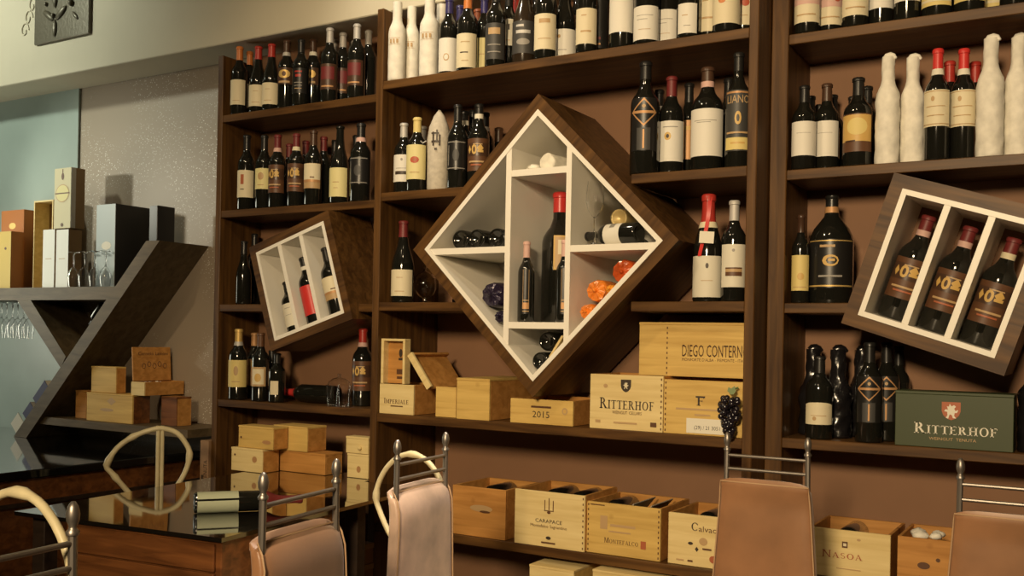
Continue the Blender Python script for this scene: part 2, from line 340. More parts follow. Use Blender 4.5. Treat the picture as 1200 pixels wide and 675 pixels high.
# label designs: height from/to as a share of H, half width as a share of R, colour, marks
# mark: (shape, u (R), v (share of label), w (R), h (share of label), colour)
L = {
 'cream': (.14, .50, 1.15, 'cream', [('r', 0, .16, .9, .02, 'tan')]),
 'creamemblem': (.14, .50, 1.15, 'cream', [('d', -.1, .66, .5, .26, 'rust'), ('r', 0, .32, .7, .03, 'brown')]),
 'creamred': (.16, .52, 1.15, 'cream', [('r', -.25, .66, .38, .36, 'rust'), ('r', -.25, .30, .45, .03, 'ink')]),
 'creamround': (.26, .54, 1.15, 'paleyellow', [('e', 0, .62, .75, .36, 'tan'), ('r', 0, .2, .8, .03, 'tan')]),
 'lowcream': (.08, .40, 1.3, 'cream', [('r', 0, .18, .9, .025, 'tan'), ('r', 0, .7, .6, .02, 'tan')]),
 'amphora': (.34, .58, 1.1, 'dkbrown', [('e', 0, .62, 1.5, .5, 'goldfoil'), ('e', 0, .62, .5, .3, 'brown'), ('r', 0, .14, 1.4, .12, 'tan')]),
 'eyes': (.20, .58, 1.25, 'brown', [('r', 0, .66, 2.5, .40, 'dkbrown'), ('d', -.78, .66, .34, .26, 'gold'), ('e', -.28, .66, .52, .30, 'gold'), ('e', -.28, .66, .20, .17, 'dkbrown'), ('d', .30, .70, .62, .26, 'gold'), ('r', .32, .60, .55, .07, 'gold'), ('r', .05, .82, .9, .03, 'tan'), ('r', 0, .28, 1.6, .05, 'tan'), ('r', 0, .18, 1.2, .04, 'rust')]),
 'redtext': (.18, .55, 1.1, 'black', [('r', 0, .86, .9, .06, 'red'), ('r', 0, .70, .7, .1, 'red'), ('r', 0, .42, 1.0, .03, 'grey'), ('r', 0, .3, 1.0, .03, 'grey'), ('r', 0, .18, .9, .03, 'tan')]),
 'darkred': (.16, .50, 1.15, 'dkbrown', [('r', 0, .64, 1.7, .5, 'wine'), ('r', 0, .12, 1.5, .06, 'copper')]),
 'landscape': (.22, .55, 1.25, 'tan', [('r', 0, .66, 2.5, .66, 'cream'), ('r', 0, .30, 2.5, .10, 'copper'), ('r', .2, .44, .5, .05, 'brown')]),
 'yellowlow': (.08, .45, 1.25, 'paleyellow', [('r', 0, .5, .7, .03, 'tan'), ('r', 0, .3, .5, .02, 'tan')]),
 'blackframe': (.22, .56, 1.2, 'black', [('r', 0, .95, 2.0, .03, 'grey'), ('r', 0, .05, 2.0, .03, 'grey'), ('e', 0, .5, .7, .4, 'dkgrey'), ('r', -.8, .5, .08, .7, 'grey')]),
 'goldcream': (.18, .56, 1.25, 'yellow', [('e', 0, .6, .5, .35, 'tan'), ('r', 0, .2, .9, .03, 'tan')]),
 'picture': (.22, .50, .95, 'tan', [('r', 0, .5, 1.4, .8, 'cream'), ('e', 0, .45, .8, .45, 'gold')]),
 'strip': (.10, .62, .5, 'cream', []),
 'smallstrip': (.16, .44, .5, 'cream', []),
 'emblemwhite': (.03, .46, 1.2, 'white', [('e', 0, .42, .62, .22, 'tan'), ('e', 0, .42, .44, .16, 'white')]),
 'yellowword': (.03, .46, 1.2, 'cream', [('r', -.1, .44, .8, .035, 'ink'), ('r', 0, .75, .9, .02, 'tan'), ('r', 0, .2, .7, .015, 'tan')]),
 'yellowplain': (.04, .46, 1.2, 'paleyellow', [('r', 0, .5, .7, .02, 'tan')]),
 'darkdesign': (.08, .52, 1.15, 'dkgrey', [('r', 0, .78, 1.2, .18, 'tan'), ('r', 0, .4, 1.3, .03, 'grey'), ('r', 0, .2, 1.3, .03, 'grey')]),
 'narrow': (.30, .62, .75, 'ivory', [('r', .2, .7, .2, .22, 'ink'), ('r', 0, .2, .7, .03, 'tan')]),
 'narrowlow': (.04, .36, .9, 'white', [('r', -.2, .6, .5, .03, 'tan'), ('r', 0, .25, .6, .02, 'grey')]),
 'script': (.10, .46, 1.2, 'dkgrey', [('r', -.2, .85, .7, .07, 'silver'), ('r', .1, .66, 1.3, .10, 'silver'), ('e', .1, .35, 1.2, .2, 'grey')]),
 'creamtop': (.10, .50, 1.2, 'cream', [('r', 0, .80, 1.0, .12, 'tan'), ('r', 0, .3, 1.2, .02, 'tan')]),
 'whitelow': (.04, .38, 1.25, 'white', [('e', -.3, .76, .3, .12, 'tan'), ('r', 0, .3, .7, .02, 'grey')]),
 'brownlabel': (.08, .62, 1.2, 'brown', [('r', 0, .8, 1.6, .2, 'tan')]),
 'creamplain': (.09, .48, 1.2, 'cream', [('r', 0, .35, 1.0, .05, 'tan'), ('r', -.2, .8, .5, .03, 'tan')]),
 'blackflag': (.10, .64, 1.2, 'black', [('r', -.3, .8, .5, .05, 'grey'), ('r', -.3, .55, .3, .22, 'offwhite'), ('r', 0, .2, .9, .06, 'wine'), ('r', 0, .08, .9, .04, 'copper')]),
 'whiteplain': (.16, .60, 1.2, 'white', []),
 'whitelines': (.04, .41, 1.25, 'white', [('r', 0, .72, 1.4, .015, 'grey'), ('r', -.2, .6, .9, .015, 'grey'), ('r', 0, .3, 1, .012, 'tan')]),
 'seal': (.08, .50, 1.25, 'cream', [('e', -.3, .56, .6, .18, 'orange'), ('r', 0, .8, 1, .02, 'tan')]),
 'redseal': (.12, .50, 1.25, 'cream', [('e', .3, .6, .7, .22, 'sealred'), ('r', 0, .25, 1, .02, 'tan')]),
 'whiteband': (.16, .54, 1.25, 'white', [('e', 0, .82, .25, .1, 'grey'), ('r', 0, .33, 1.5, .12, 'ink'), ('r', 0, .5, 1.3, .015, 'grey')]),
 'yellowred': (.16, .62, 1.25, 'paleyellow', [('e', 0, .56, .9, .19, 'sealred'), ('e', 0, .56, .5, .1, 'rust'), ('r', 0, .2, 1, .02, 'tan')]),
 'diamond': (.20, .66, 1.0, 'black', [('d', 0, .73, 1.9, .54, 'copper'), ('d', 0, .73, 1.66, .46, 'black'), ('r', 0, .73, 1.7, .05, 'copper'), ('e', 0, .84, .25, .07, 'tan'), ('r', 0, .22, .95, .42, 'dkgrey'), ('r', 0, .22, .12, .36, 'copper')]),
 'whitegold': (.14, .54, 1.25, 'white', [('e', -.2, .62, .55, .2, 'gold'), ('e', -.2, .62, .25, .1, 'ink'), ('r', 0, .85, 1.2, .02, 'grey')]),
 'whitescript': (.13, .58, 1.3, 'white', [('r', -.1, .75, 1.5, .012, 'grey'), ('r', -.2, .71, .9, .012, 'grey')]),
 'tallgold': (.20, .60, 1.1, 'copper', [('r', 0, .8, 1.4, .1, 'gold')]),
 'champ': (.04, .42, 1.3, 'ivory', [('e', 0, .76, .22, .13, 'ink'), ('r', 0, .4, .8, .015, 'tan')]),
 'estate': (.14, .56, 1.2, 'ivory', [('e', -.05, .86, .25, .07, 'grey'), ('r', 0, .36, 1.4, .2, 'brown'), ('r', 0, .39, 1.4, .07, 'tan')]),
 'whitesquare': (.16, .56, 1.25, 'white', [('r', 0, .66, 1.2, .01, 'grey')]),
 'goldscape': (.16, .58, 1.3, 'brown', [('r', 0, .62, 2.5, .70, 'gold'), ('e', .1, .66, 1.5, .45, 'yellow'), ('r', -.4, .28, .8, .04, 'dkbrown')]),
 'chateau': (.30, .62, 1.25, 'cream', [('r', 0, .96, 2.4, .02, 'tan'), ('e', -.2, .76, .3, .14, 'tan'), ('r', 0, .55, 1.6, .02, 'tan'), ('r', 0, .3, 1.4, .02, 'tan'), ('r', 0, .06, 2.4, .02, 'tan')]),
 'redtop': (.11, .50, 1.25, 'cream', [('r', 0, .72, 2.5, .5, 'pink'), ('e', -.2, .8, 1.0, .3, 'sealred'), ('e', .6, .7, .6, .2, 'sealred'), ('r', 0, .2, 1.6, .03, 'tan')]),
 'whitehigh': (.19, .60, 1.25, 'white', [('r', 0, .3, 1.4, .02, 'grey')]),
 'yellowhigh': (.10, .52, 1.25, 'yellow', [('r', 0, .12, 2.5, .06, 'cream')]),
 'slim': (.14, .54, 1.2, 'yellow', [('r', 0, .1, 1.6, .02, 'tan'), ('e', .1, .4, .8, .2, 'gold')]),
 'emperor': (.14, .58, 1.25, 'black', [('r', 0, .97, 2.4, .02, 'goldfoil'), ('r', 0, .04, 2.4, .03, 'goldfoil'), ('r', -.15, .86, .7, .05, 'tan'), ('e', 0, .56, .75, .24, 'gold'), ('e', .05, .56, .5, .15, 'black'), ('r', .05, .57, .3, .05, 'gold'), ('r', 0, .24, 1.1, .04, 'grey')]),
 'arched': (.18, .42, 1.2, 'cream', [('e', 0, .96, 2.3, .3, 'cream'), ('r', 0, .45, 1.2, .03, 'tan'), ('e', -.3, .3, .3, .2, 'tan')]),
 'redfull': (.13, .56, 1.3, 'brightred', []),
 'creamstrip': (.12, .56, 1.3, 'ivory', [('r', -.2, .8, .8, .02, 'grey'), ('r', -.2, .5, .8, .015, 'grey')]),
 'goldpict': (.40, .66, .75, 'gold', [('r', 0, .5, 1.3, .9, 'tan'), ('r', -.1, .66, .8, .42, 'cream'), ('e', .1, .3, .6, .3, 'copper')]),
 'minilabel': (.10, .66, .55, 'black', [('r', -.35, .55, .05, .85, 'tan'), ('r', .35, .55, .05, .85, 'tan'), ('r', 0, .18, .8, .14, 'copper'), ('r', 0, .30, .8, .02, 'tan'), ('r', 0, .06, .8, .02, 'tan')]),
 'fullpale': (.03, .40, 3.1, 'palegreen', []), 'fullwhite': (.27, .57, 3.1, 'white', [('r', 0, .5, .9, .3, 'grey')]),
 'lyinglabel': (.16, .52, 1.3, 'white', [('r', 0, .5, .9, .12, 'grey')]),
 'dots': (.20, .44, 1.2, 'brown', [('e', -.5, .6, .5, .4, 'goldfoil'), ('e', .3, .6, .5, .4, 'goldfoil'), ('r', 0, .15, 1.4, .06, 'tan')]),
 'cult': (.14, .66, 1.15, 'dkgrey', [('r', 0, .965, 2.2, .03, 'copper'), ('t', 0, .85, 1.9, .13, 'tan', 'LIANO'), ('e', 0, .54, .55, .22, 'gold'), ('e', 0, .54, .25, .12, 'dkgrey'), ('r', 0, .30, 2.0, .03, 'tan'), ('r', 0, .12, 2.2, .2, 'yellow'), ('r', 0, .13, 1.2, .03, 'gold')]),
}
def bottle(label, group=None, M=None, loc=(0, 0, 0), face=0, kind='bordeaux', H=.30, R=.0375, cap=None, lab=None, neck=None, glass=None, z0=.80, name='wine_bottle', cat='wine bottle', tagged=True):
    if M is None: M = Matrix.Translation(loc) @ Matrix.Rotation(face, 4, 'Z')
    t = thing(name, label, cat, group=group, M=M)
    link('body', body_mesh(kind, H, R, glass or GLASSD), t)
    if cap: link('capsule', cap_mesh(kind, H, R, col(cap, .35), z0), t)
    if lab:
        a, b, hw, c, marks = L[lab]; key = ('lab', lab, kind, round(H, 3), round(R, 4))
        if key not in _cache:
            mb = MB(); patch(mb, R+.0006, -hw*R, hw*R, a*H, b*H, col(c, .6), 14 if hw < 2 else 28)
            for i, mk in enumerate(marks):
                r = R+.0010+.0003*i; cv = (a+(b-a)*mk[2])*H; hh = mk[4]*(b-a)*H; w = mk[3]*R
                if mk[0] == 't': bent_text(mb, mk[6], r, mk[1]*R, cv, w, hh, col(mk[5], .6))
                else: patch(mb, r, mk[1]*R-w/2, mk[1]*R+w/2, cv-hh/2, cv+hh/2, col(mk[5], .5), max(8, int(mk[3]*14)), mk[0])
            _cache[key] = mb.mesh('label', True)
        link('label', _cache[key], t)
    if neck:
        key = ('neck', neck, kind, round(H, 3), round(R, 4))
        if key not in _cache:
            p = profile(kind, H, R); za, zb = (z0-.035)*H, (z0+.02)*H
            _cache[key] = MB().lathe([(rad_at(p, za)+.0005, za), (rad_at(p, za)+.0013, za), (rad_at(p, zb)+.0016, zb), (rad_at(p, zb)+.0005, zb)], col(neck, .6), 18).mesh('neck_band', True)
        link('neck_band', _cache[key], t)
    return t
def wrapped(label, group, M, H=.31, R=.042, mat=None, twist=True, name='wrapped_bottle', kind='bordeaux', jit=.04, marks=None, seed=1):
    rr = random.Random(seed); t = thing(name, label, 'wrapped bottle', group=group, M=M); mat = mat or PAPER_T
    p = profile(kind, H*.985, R); zs = [0, .004]+[H*i/26 for i in range(1, 26)]+[H*.985]
    n = 28; vs = []; fs = []
    for j, z in enumerate(zs):
        r = (R*.93 if j == 0 else rad_at(p, max(z, .007)) if z > .007 else R)*1.0
        r = max(r, R*.44)
        if z > H*.62: r += R*.10*min(1, (z-H*.62)/(.15*H))
        for k in range(n):
            a = 2*pi*k/n; w = 1+rr.uniform(-jit, jit)*.55+jit*.6*math.sin(3*a+z*70+seed)+jit*.5*math.sin(5*a-z*120+2*seed)
            vs.append((r*w*math.cos(a), r*w*math.sin(a), z if j else 0))
    for j in range(len(zs)-1):
        for k in range(n): fs.append((j*n+k, j*n+(k+1) % n, (j+1)*n+(k+1) % n, (j+1)*n+k))
    fs += [tuple(range(n))[::-1], tuple((len(zs)-1)*n+k for k in range(n))]
    mb = MB().add(vs, fs, mat); mb.build('wrapping', t, True, 60)
    if twist:
        q = MB(); s = R/.042; q.tube([(-.012*s, 0, H*.965), (-.004*s, 0, H*.985), (.008*s, 0, H*.992), (.019*s, -.003, H*.985), (.028*s, -.006, H*.965)], [.012*s, .016*s, .015*s, .010*s, .004*s], mat, 8)
        q.build('twisted_tip', t, True, 60)
    if marks:
        q = MB()
        for (sh, u, v, w, h, c) in marks: patch(q, R*1.06, u*R-w*R/2, u*R+w*R/2, v*H-h*H/2, v*H+h*H/2, col(c), 8, sh)
        q.build('print', t)
    return t

def toward(p): return math.atan2(-p.x, p.y)      # turn about Z that makes -Y point at the camera
PEND = []
def queue(label, group, x, yref, Y, z, face=None, **k):
    if not k.get('wrap'): k.setdefault('R', .0362)
    PEND.append([label, group, x, yref, Y, z, face, k])
def standing(row, group, yref, Y, z, items, Yback=None):
    """items: (pixel x, description, dict) front row ; description starting with '<' = stands behind"""
    i = -1
    for x, desc, k in items:
        k = dict(k); Yk = k.pop('Y', None)
        if desc.startswith('<'): queue(f"{desc[1:]}, behind the {ORD[max(i, 0)]} front bottle, {row}", group, x, yref, Yk or Yback, z, **k)
        else:
            i += 1; queue(f"{desc}, {ORD[i]} from left, {row}", group, x, yref, Yk or Y, z, **k)
def flush(zones, y0, y1, fixed=()):
    """stand the queued bottles on their shelf: slide them along their sight line until none touch"""
    B = []
    for q in PEND:
        R = q[7].get('R', .0375 if not q[7].get('wrap') else .042)
        B.append(dict(q=q, Y=q[4], R=R*(1.0 if not q[7].get('wrap') else 1.17 if q[7].get('jit', .04) > .06 else 1.06 if q[7].get('jit', .04) > .02 else 1.0)+.0008, dx=0))
    def pos(b): p = at(b['q'][2], b['q'][3], b['Y']); return p.x+b['dx'], b['Y']
    def clamp(b):
        b['Y'] = min(max(b['Y'], y0+b['R']), y1-b['R'])
        x, y = pos(b); zx = min(zones, key=lambda z_: max(z_[0]-x, x-z_[1], 0))
        if x < zx[0]+b['R']: b['dx'] += zx[0]+b['R']-x
        if x > zx[1]-b['R']: b['dx'] -= x-zx[1]+b['R']
    for it in range(400):
        moved = False
        for b in B: clamp(b)
        for i in range(len(B)):
            for j in range(i+1, len(B)):
                a, b = B[i], B[j]; xa, ya = pos(a); xb, yb = pos(b)
                d = math.hypot(xa-xb, ya-yb); need = a['R']+b['R']
                if d >= need: continue
                moved = True; f, g = (a, b) if ya <= yb else (b, a)
                g['Y'] += .002; f['Y'] -= .0007
                s_ = .0006 if xa < xb else -.0006
                if it > 60: a['dx'] -= s_; b['dx'] += s_
        for a in B:
            for fx, fy, fr in fixed:
                xa, ya = pos(a); d = math.hypot(xa-fx, ya-fy)
                if d < fr+a['R']: moved = True; a['dx'] += .001 if xa > fx else -.001; a['Y'] += .0005
        if not moved: break
    for b in B:
        clamp(b); label, group, x, yref, Y, z, face, k = b['q']; k = dict(k)
        X, Yb = pos(b); p = Vector((X, Yb, z+.0006))
        f = toward(p)*.6+R_.uniform(-.12, .12) if face is None else face
        if k.pop('wrap', None): wrapped(label, group, Matrix.Translation(p) @ Matrix.Rotation(f, 4, 'Z'), seed=int(x), **k)
        else: bottle(label, group, loc=p, face=f, **k)
    if moved: print('still touching on shelf', PEND[0][0])
    PEND.clear()

# ------------------------------------------------------------------ setting
ZF = -1.25; YW = 3.285
wall_m = plain('mauve_brown_wall_paint', (.25, .128, .066), .7, noise=.06, nscale=6, bump=.05)
def glitter_wall():
    m, n, l, b = new_mat('grey_glitter_wallpaper')
    tc = n.new('ShaderNodeTexCoord'); v = n.new('ShaderNodeTexVoronoi'); v.inputs['Scale'].default_value = 95
    no = n.new('ShaderNodeTexNoise'); no.inputs['Scale'].default_value = 3.2
    r = n.new('ShaderNodeValToRGB'); r.color_ramp.elements[0].position = .14; r.color_ramp.elements[0].color = (1, 1, 1, 1)
    r.color_ramp.elements[1].position = .22; r.color_ramp.elements[1].color = (0, 0, 0, 1)
    r2 = n.new('ShaderNodeValToRGB'); r2.color_ramp.elements[0].position = .48; r2.color_ramp.elements[1].position = .66
    mu = n.new('ShaderNodeMath'); mu.operation = 'MULTIPLY'
    mx = n.new('ShaderNodeMix'); mx.data_type = 'RGBA'
    mx.inputs['A'].default_value = (.31, .255, .195, 1); mx.inputs['B'].default_value = (1, 1, .96, 1)
    l.new(tc.outputs['Object'], v.inputs['Vector']); l.new(tc.outputs['Object'], no.inputs['Vector'])
    l.new(v.outputs['Distance'], r.inputs['Fac']); l.new(no.outputs['Fac'], r2.inputs['Fac'])
    l.new(r.outputs['Color'], mu.inputs[0]); l.new(r2.outputs['Color'], mu.inputs[1])
    l.new(mu.outputs[0], mx.inputs['Factor']); l.new(mx.outputs['Result'], b.inputs['Base Color'])
    b.inputs['Roughness'].default_value = .45
    MATS['glitter'] = m; return m
GLIT = glitter_wall()
TEAL = plain('teal_grey_wall_cool_tint', (.33, .405, .375), .35, noise=.10, nscale=2.5)  # teal tone carries the bluish light at the left end of the wall
SOFFIT = plain('beige_bulkhead_paint', (.62, .57, .44), .75, noise=.03, nscale=5)
ROOM = plain('tan_room_paint', (.28, .23, .17), .8)
FLOORM = wood('floor_boards', (.06, .035, .02), (.12, .07, .04), (2, 14, 2), .4)
xl, xr, yf, zc = -6.2, 1.6, -2.4, 2.2
struct(MB().box(-3.345, xr, YW, YW+.1, ZF, zc, wall_m).build('wall_back', smooth=False))
struct(MB().box(-4.62, -3.345, YW, YW+.1, ZF, zc, GLIT).build('wall_back_papered', smooth=False))
struct(MB().box(xl, -4.62, YW-.012, YW+.1, ZF, zc, TEAL).build('wall_back_teal', smooth=False))
struct(MB().box(xl-.1, xl, yf, YW+.1, ZF, zc, TEAL).build('wall_left', smooth=False))
struct(MB().box(xr, xr+.1, yf, YW+.1, ZF, zc, ROOM).build('wall_right', smooth=False))
struct(MB().box(xl, xr, yf-.1, yf, ZF, zc, ROOM).build('wall_front', smooth=False))
struct(MB().box(xl-.1, xr+.1, yf-.1, YW+.1, ZF-.1, ZF, FLOORM).build('floor', smooth=False))
struct(MB().box(xl-.1, xr+.1, yf-.1, YW+.1, zc, zc+.1, ROOM).build('ceiling', smooth=False))
struct(MB().box(xl, xr, 3.06, YW, 1.262, zc, SOFFIT, bev=.004).build('trim_1', smooth=False))        # dropped bulkhead over the shelves
struct(MB().box(-3.445, -3.345, YW-.02, YW, ZF, 1.262, plain('trim_grey', (.26, .25, .20), .4), bev=.003).build('trim_2', smooth=False))

# ------------------------------------------------------------------ bookcases
ZS = dict(A=.944, B=.530, C=.124, D=-.287, E=-.693, G=-1.10); TH = .031
def slab(mb, x0, x1, y0, y1, zt, mat, th=TH): mb.box(x0, x1, y0, y1, zt-th, zt, mat, bev=.0025)
def bookcase(label, xa, xb, wl, wr, yfront, ztop, cuts):
    t = thing('wine_bookcase', label, 'bookcase', ((xa+xb)/2, yfront, ZF))
    off = Vector((-(xa+xb)/2, -yfront, -ZF)); MM = Matrix.Translation(off)
    for x0, x1 in ((xa, xa+wl), (xb-wr, xb)):
        MB().box(x0, x1, yfront, YW, ZF, ztop, WAL_Z, MM, bev=.0025).build('upright', t, False)
    for k, z in ZS.items():
        segs = cuts.get(k, [(xa+wl, xb-wr)])
        for (s0, s1) in segs:
            MB().box(s0, s1, yfront+.003, YW, z-TH, z, WAL_X, MM, bev=.002).build('shelf', t, False)
    MB().box(xa+wl, xb-wr, yfront+.03, yfront+.045, ZF, ZF+.08, WAL_X, MM).build('plinth', t, False)
    return t
DC = (-1.616, .308); DS = .499
def dia_x(z, side): return DC[0]+side*(DS-abs(z-DC[1]))
e = .0015
bookcase('walnut bookcase standing proud in the middle, with a diamond display unit set into it', -2.345, -.900, .030, .030, 2.90, 1.215,
         {'B': [(-2.315, dia_x(ZS['B']-TH, -1)-e), (dia_x(ZS['B']-TH, 1)+e, -.930)], 'C': [(-2.315, dia_x(ZS['C'], -1)-e), (dia_x(ZS['C'], 1)+e, -.930)]})
# boxes tilted into the side bookcases
def tilt_box_corners(cx, cz, s, a):
    return [(cx+s/2*(i*math.cos(a)-j*math.sin(a)), cz+s/2*(i*math.sin(a)+j*math.cos(a))) for i, j in ((-1, -1), (1, -1), (1, 1), (-1, 1))]
LBX = dict(cx=-2.804, cz=.212, s=.452, a=rad(17.6)); RBX = dict(cx=-.380, cz=.208, s=.451, a=rad(-18.0))
def cut(bx, z0, z1):
    cs = tilt_box_corners(**bx); xs = []
    for z in (z0, z1, (z0+z1)/2):
        for i in range(4):
            (xa, za), (xb, zb) = cs[i], cs[(i+1) % 4]
            if (za-z)*(zb-z) < 0: xs.append(xa+(xb-xa)*(z-za)/(zb-za))
    return min(xs)-e, max(xs)+e
lc = cut(LBX, ZS['C']-TH, ZS['C']); rc_ = cut(RBX, ZS['C']-TH, ZS['C'])
bookcase('recessed walnut bookcase on the left, next to the bar, with a tilted three-bottle box', -3.335, -2.347, .030, .028, 3.04, 1.205, {'C': [(-3.305, lc[0]), (lc[1], -2.375)]})
bookcase('recessed walnut bookcase at the right edge, full of paper-wrapped bottles', -.898, .62, .052, .03, 3.026, 1.215, {'C': [(-.846, rc_[0]), (rc_[1], .59)]})

def frame_unit(name, label, cat, cx, cz, s, a, y0, y1, tw, tl, dividers, hmats):
    """square walnut box turned by a, white lining ; local axes along the box sides"""
    M = Matrix.Translation((cx, y0, cz)) @ Matrix.Rotation(-a, 4, 'Y')
    t = thing(name, label, cat, M=M); h = s/2; d = y1-y0
    o = MB()
    for q in range(4):
        Mq = Matrix.Rotation(q*pi/2, 4, 'Y')
        o.prism([(-h, -h), (h, -h), (h-tw, -h+tw), (-h+tw, -h+tw)], 0, d, WAL_X, Mq)
    o.build('outer_frame', t, False)
    g = h-tw; o = MB()
    for q in range(4):
        Mq = Matrix.Rotation(q*pi/2, 4, 'Y')
        o.prism([(-g, -g), (g, -g), (g-tl, -g+tl), (-g+tl, -g+tl)], -.002, d, WHITE_L, Mq)
    o.build('white_lining', t, False)
    MB().box(-g, g, d-.008, d, -g, g, hmats).build('back_panel', t, False)
    dividers(t, g-tl, d); return t
# diamond : dividers vertical / horizontal in the world, so built in a frame turned back by 45 degrees
DY0, DY1 = 2.84, 3.262; DG = DS-.070
def dia_div(t, g, d):
    Mi = Matrix.Rotation(rad(45), 4, 'Y')       # undo the turn of the box
    G = g*math.sqrt(2)                          # half diagonal of the opening
    xa0, xa1 = at(590.8, 330, DY0).x-DC[0], at(597, 330, DY0).x-DC[0]
    xb0, xb1 = at(661.5, 330, DY0).x-DC[0], at(667.5, 330, DY0).x-DC[0]
    zl = at(550, 290, DY0).z-DC[1]; zr = at(720, 285.5, DY0).z-DC[1]
    zt = at(630, 197, DY0).z-DC[1]; zb = at(628, 377.5, DY0).z-DC[1]
    w = .0215; E_ = .0005
    for x0, x1 in ((xa0, xa1), (xb0, xb1)):
        xm0, xm1 = abs(x0), abs(x1)
        MB().prism([(x0, -(G-xm0)+E_), (x1, -(G-xm1)+E_), (x1, G-xm1-E_), (x0, G-xm0-E_)], 0, d-.009, WHITE_L, Mi).build('upright_divider', t, False)
    def sh(poly): MB().prism(poly, .001, d-.009, WHITE_L, Mi).build('white_shelf', t, False)
    sh([(-(G-abs(zl-w)), zl-w), (xa0, zl-w), (xa0, zl), (-(G-abs(zl)), zl)])
    sh([(xb1, zr-w), (G-abs(zr-w), zr-w), (G-abs(zr), zr), (xb1, zr)])
    sh([(xa1, zt-w), (xb0, zt-w), (xb0, zt), (xa1, zt)])
    sh([(xa1, zb-w), (xb0, zb-w), (xb0, zb), (xa1, zb)])
    return
DIA = dict(xa0=at(590.8, 330, DY0).x, xa1=at(597, 330, DY0).x, xb0=at(661.5, 330, DY0).x, xb1=at(667.5, 330, DY0).x, zl=at(550, 290, DY0).z, zr=at(720, 285.5, DY0).z, zt=at(630, 197, DY0).z, zb=at(628, 377.5, DY0).z)
frame_unit('diamond_display_shelf', 'big diamond-shaped walnut display unit with white compartments in the middle bookcase', 'display shelf', DC[0], DC[1], DS*math.sqrt(2), rad(45), DY0, DY1, .036, .015, dia_div, WHITE_L)
def three_div(t, g, d):
    for k in (-1, 1):
        x = k*g/3*1.02; MB().box(x-.0095, x+.0095, -.001, d-.009, -g, g, WHITE_L, bev=.001).build('divider', t, False)
frame_unit('tilted_display_box', 'square walnut display box tilted leftwards in left bookcase, holding a red-labelled bottle', 'display box', LBX['cx'], LBX['cz'], LBX['s'], LBX['a'], 3.00, 3.262, .034, .014, three_div, WHITE_L)
frame_unit('tilted_display_box', 'square walnut display box tilted rightwards in right bookcase, holding three brown-labelled magnums', 'display box', RBX['cx'], RBX['cz'], RBX['s'], RBX['a'], 2.975, 3.262, .037, .015, three_div, wall_m)

# ------------------------------------------------------------------ bottles on the shelves
# left bookcase
r = 'top shelf of left bookcase'; g = 'wine bottles on the top shelf of the left bookcase'
standing(r, g, 95, 3.085, ZS['A'], [
 (275.5, 'slim orange-capped bottle, tall cream label', dict(Y=3.100, cap='orange', lab='cream', H=.30, R=.036)),
 (290.5, 'orange-capped bottle, cream label with red mark', dict(Y=3.115, cap='orange', lab='creamemblem', H=.30, R=.036)),
 (302.5, 'red-capped burgundy bottle, low cream label', dict(cap='red', lab='lowcream', kind='burgundy', H=.285, R=.0375, Y=3.083)),
 (318, 'red-capped burgundy bottle, low cream label', dict(cap='red', lab='lowcream', kind='burgundy', H=.285, R=.0375, Y=3.083)),
 (335.5, 'dark bottle with golden picture label', dict(cap='dkbrown', lab='amphora', H=.29, neck='silver')),
 (352.5, 'dark bottle with thin red lettering', dict(cap='black', lab='redtext', H=.28, R=.035)),
 (366.5, 'white-necked bottle with golden picture label', dict(cap='dkbrown', neck='offwhite', lab='amphora', H=.30)),
 (386, 'silver-capped bottle with dark red label', dict(cap='silver', lab='darkred', H=.305)),
 (394, '<silver-capped bottle', dict(cap='silver', H=.30)),
 (401, 'silver-capped bottle with dark red label', dict(cap='silver', lab='darkred', H=.305)),
 (411, '<silver-capped bottle', dict(cap='silver', H=.30)),
 (417.5, 'silver-capped bottle with dark red label', dict(cap='silver', lab='darkred', H=.30)),
 (431, 'unlabelled slim dark bottle', dict(cap='grey', H=.295, R=.035)),
], 3.18)
flush([(-3.305, -2.375)], 3.043, 3.283)
r = 'second shelf of left bookcase'; g = 'wine bottles on the second shelf of the left bookcase'
standing(r, g, 200, 3.085, ZS['B'], [
 (289, 'tall dark bottle, cream label with red square', dict(cap='black', lab='creamred', H=.325, R=.038)),
 (309.5, 'dark bottle, pale yellow label with round emblem', dict(cap='black', lab='creamround', H=.315)),
 (325, 'red-capped bottle with brown-gold label', dict(cap='wine', neck='pink', lab='eyes', H=.31)),
 (339, '<dark red-capped bottle', dict(cap='wine', H=.29, R=.036)),
 (347, 'red-capped bottle with brown-gold label', dict(cap='wine', neck='cream', lab='eyes', H=.305)),
 (358, '<red-capped bottle', dict(cap='wine', H=.295, R=.036)),
 (367, 'dark bottle with cream landscape label', dict(cap='dkbrown', lab='landscape', H=.31)),
 (379, '<dark red-capped bottle', dict(cap='wine', H=.30, R=.036)),
 (398, 'burgundy bottle with low yellow label', dict(kind='burgundy', lab='yellowlow', H=.315, R=.040)),
 (392, '<dark slim bottle', dict(cap='black', H=.30, R=.035, Y=3.2)),
 (422.5, 'broad bottle with black framed label', dict(cap='black', neck='pink', lab='blackframe', H=.315, R=.042)),
 (417, '<dark bottle', dict(cap='black', H=.305, R=.036, Y=3.22)),
], 3.18)
flush([(-3.305, -2.375)], 3.043, 3.283)
r = 'third shelf of left bookcase'; g = 'plain dark bottles beside the tilted box'
queue('plain dark slim bottle left of the left tilted box', g, 285.5, 330, 3.10, ZS['C'], cap='black', H=.275, R=.034, kind='burgundy')
queue('tall dark bottle at the back, just left of the left tilted box', g, 297.5, 330, 3.21, ZS['C'], cap='black', H=.32, R=.036)
flush([(-3.305, -3.103)], 3.043, 3.283)
r = 'fourth shelf of left bookcase'; g = 'wine bottles on the fourth shelf of the left bookcase'
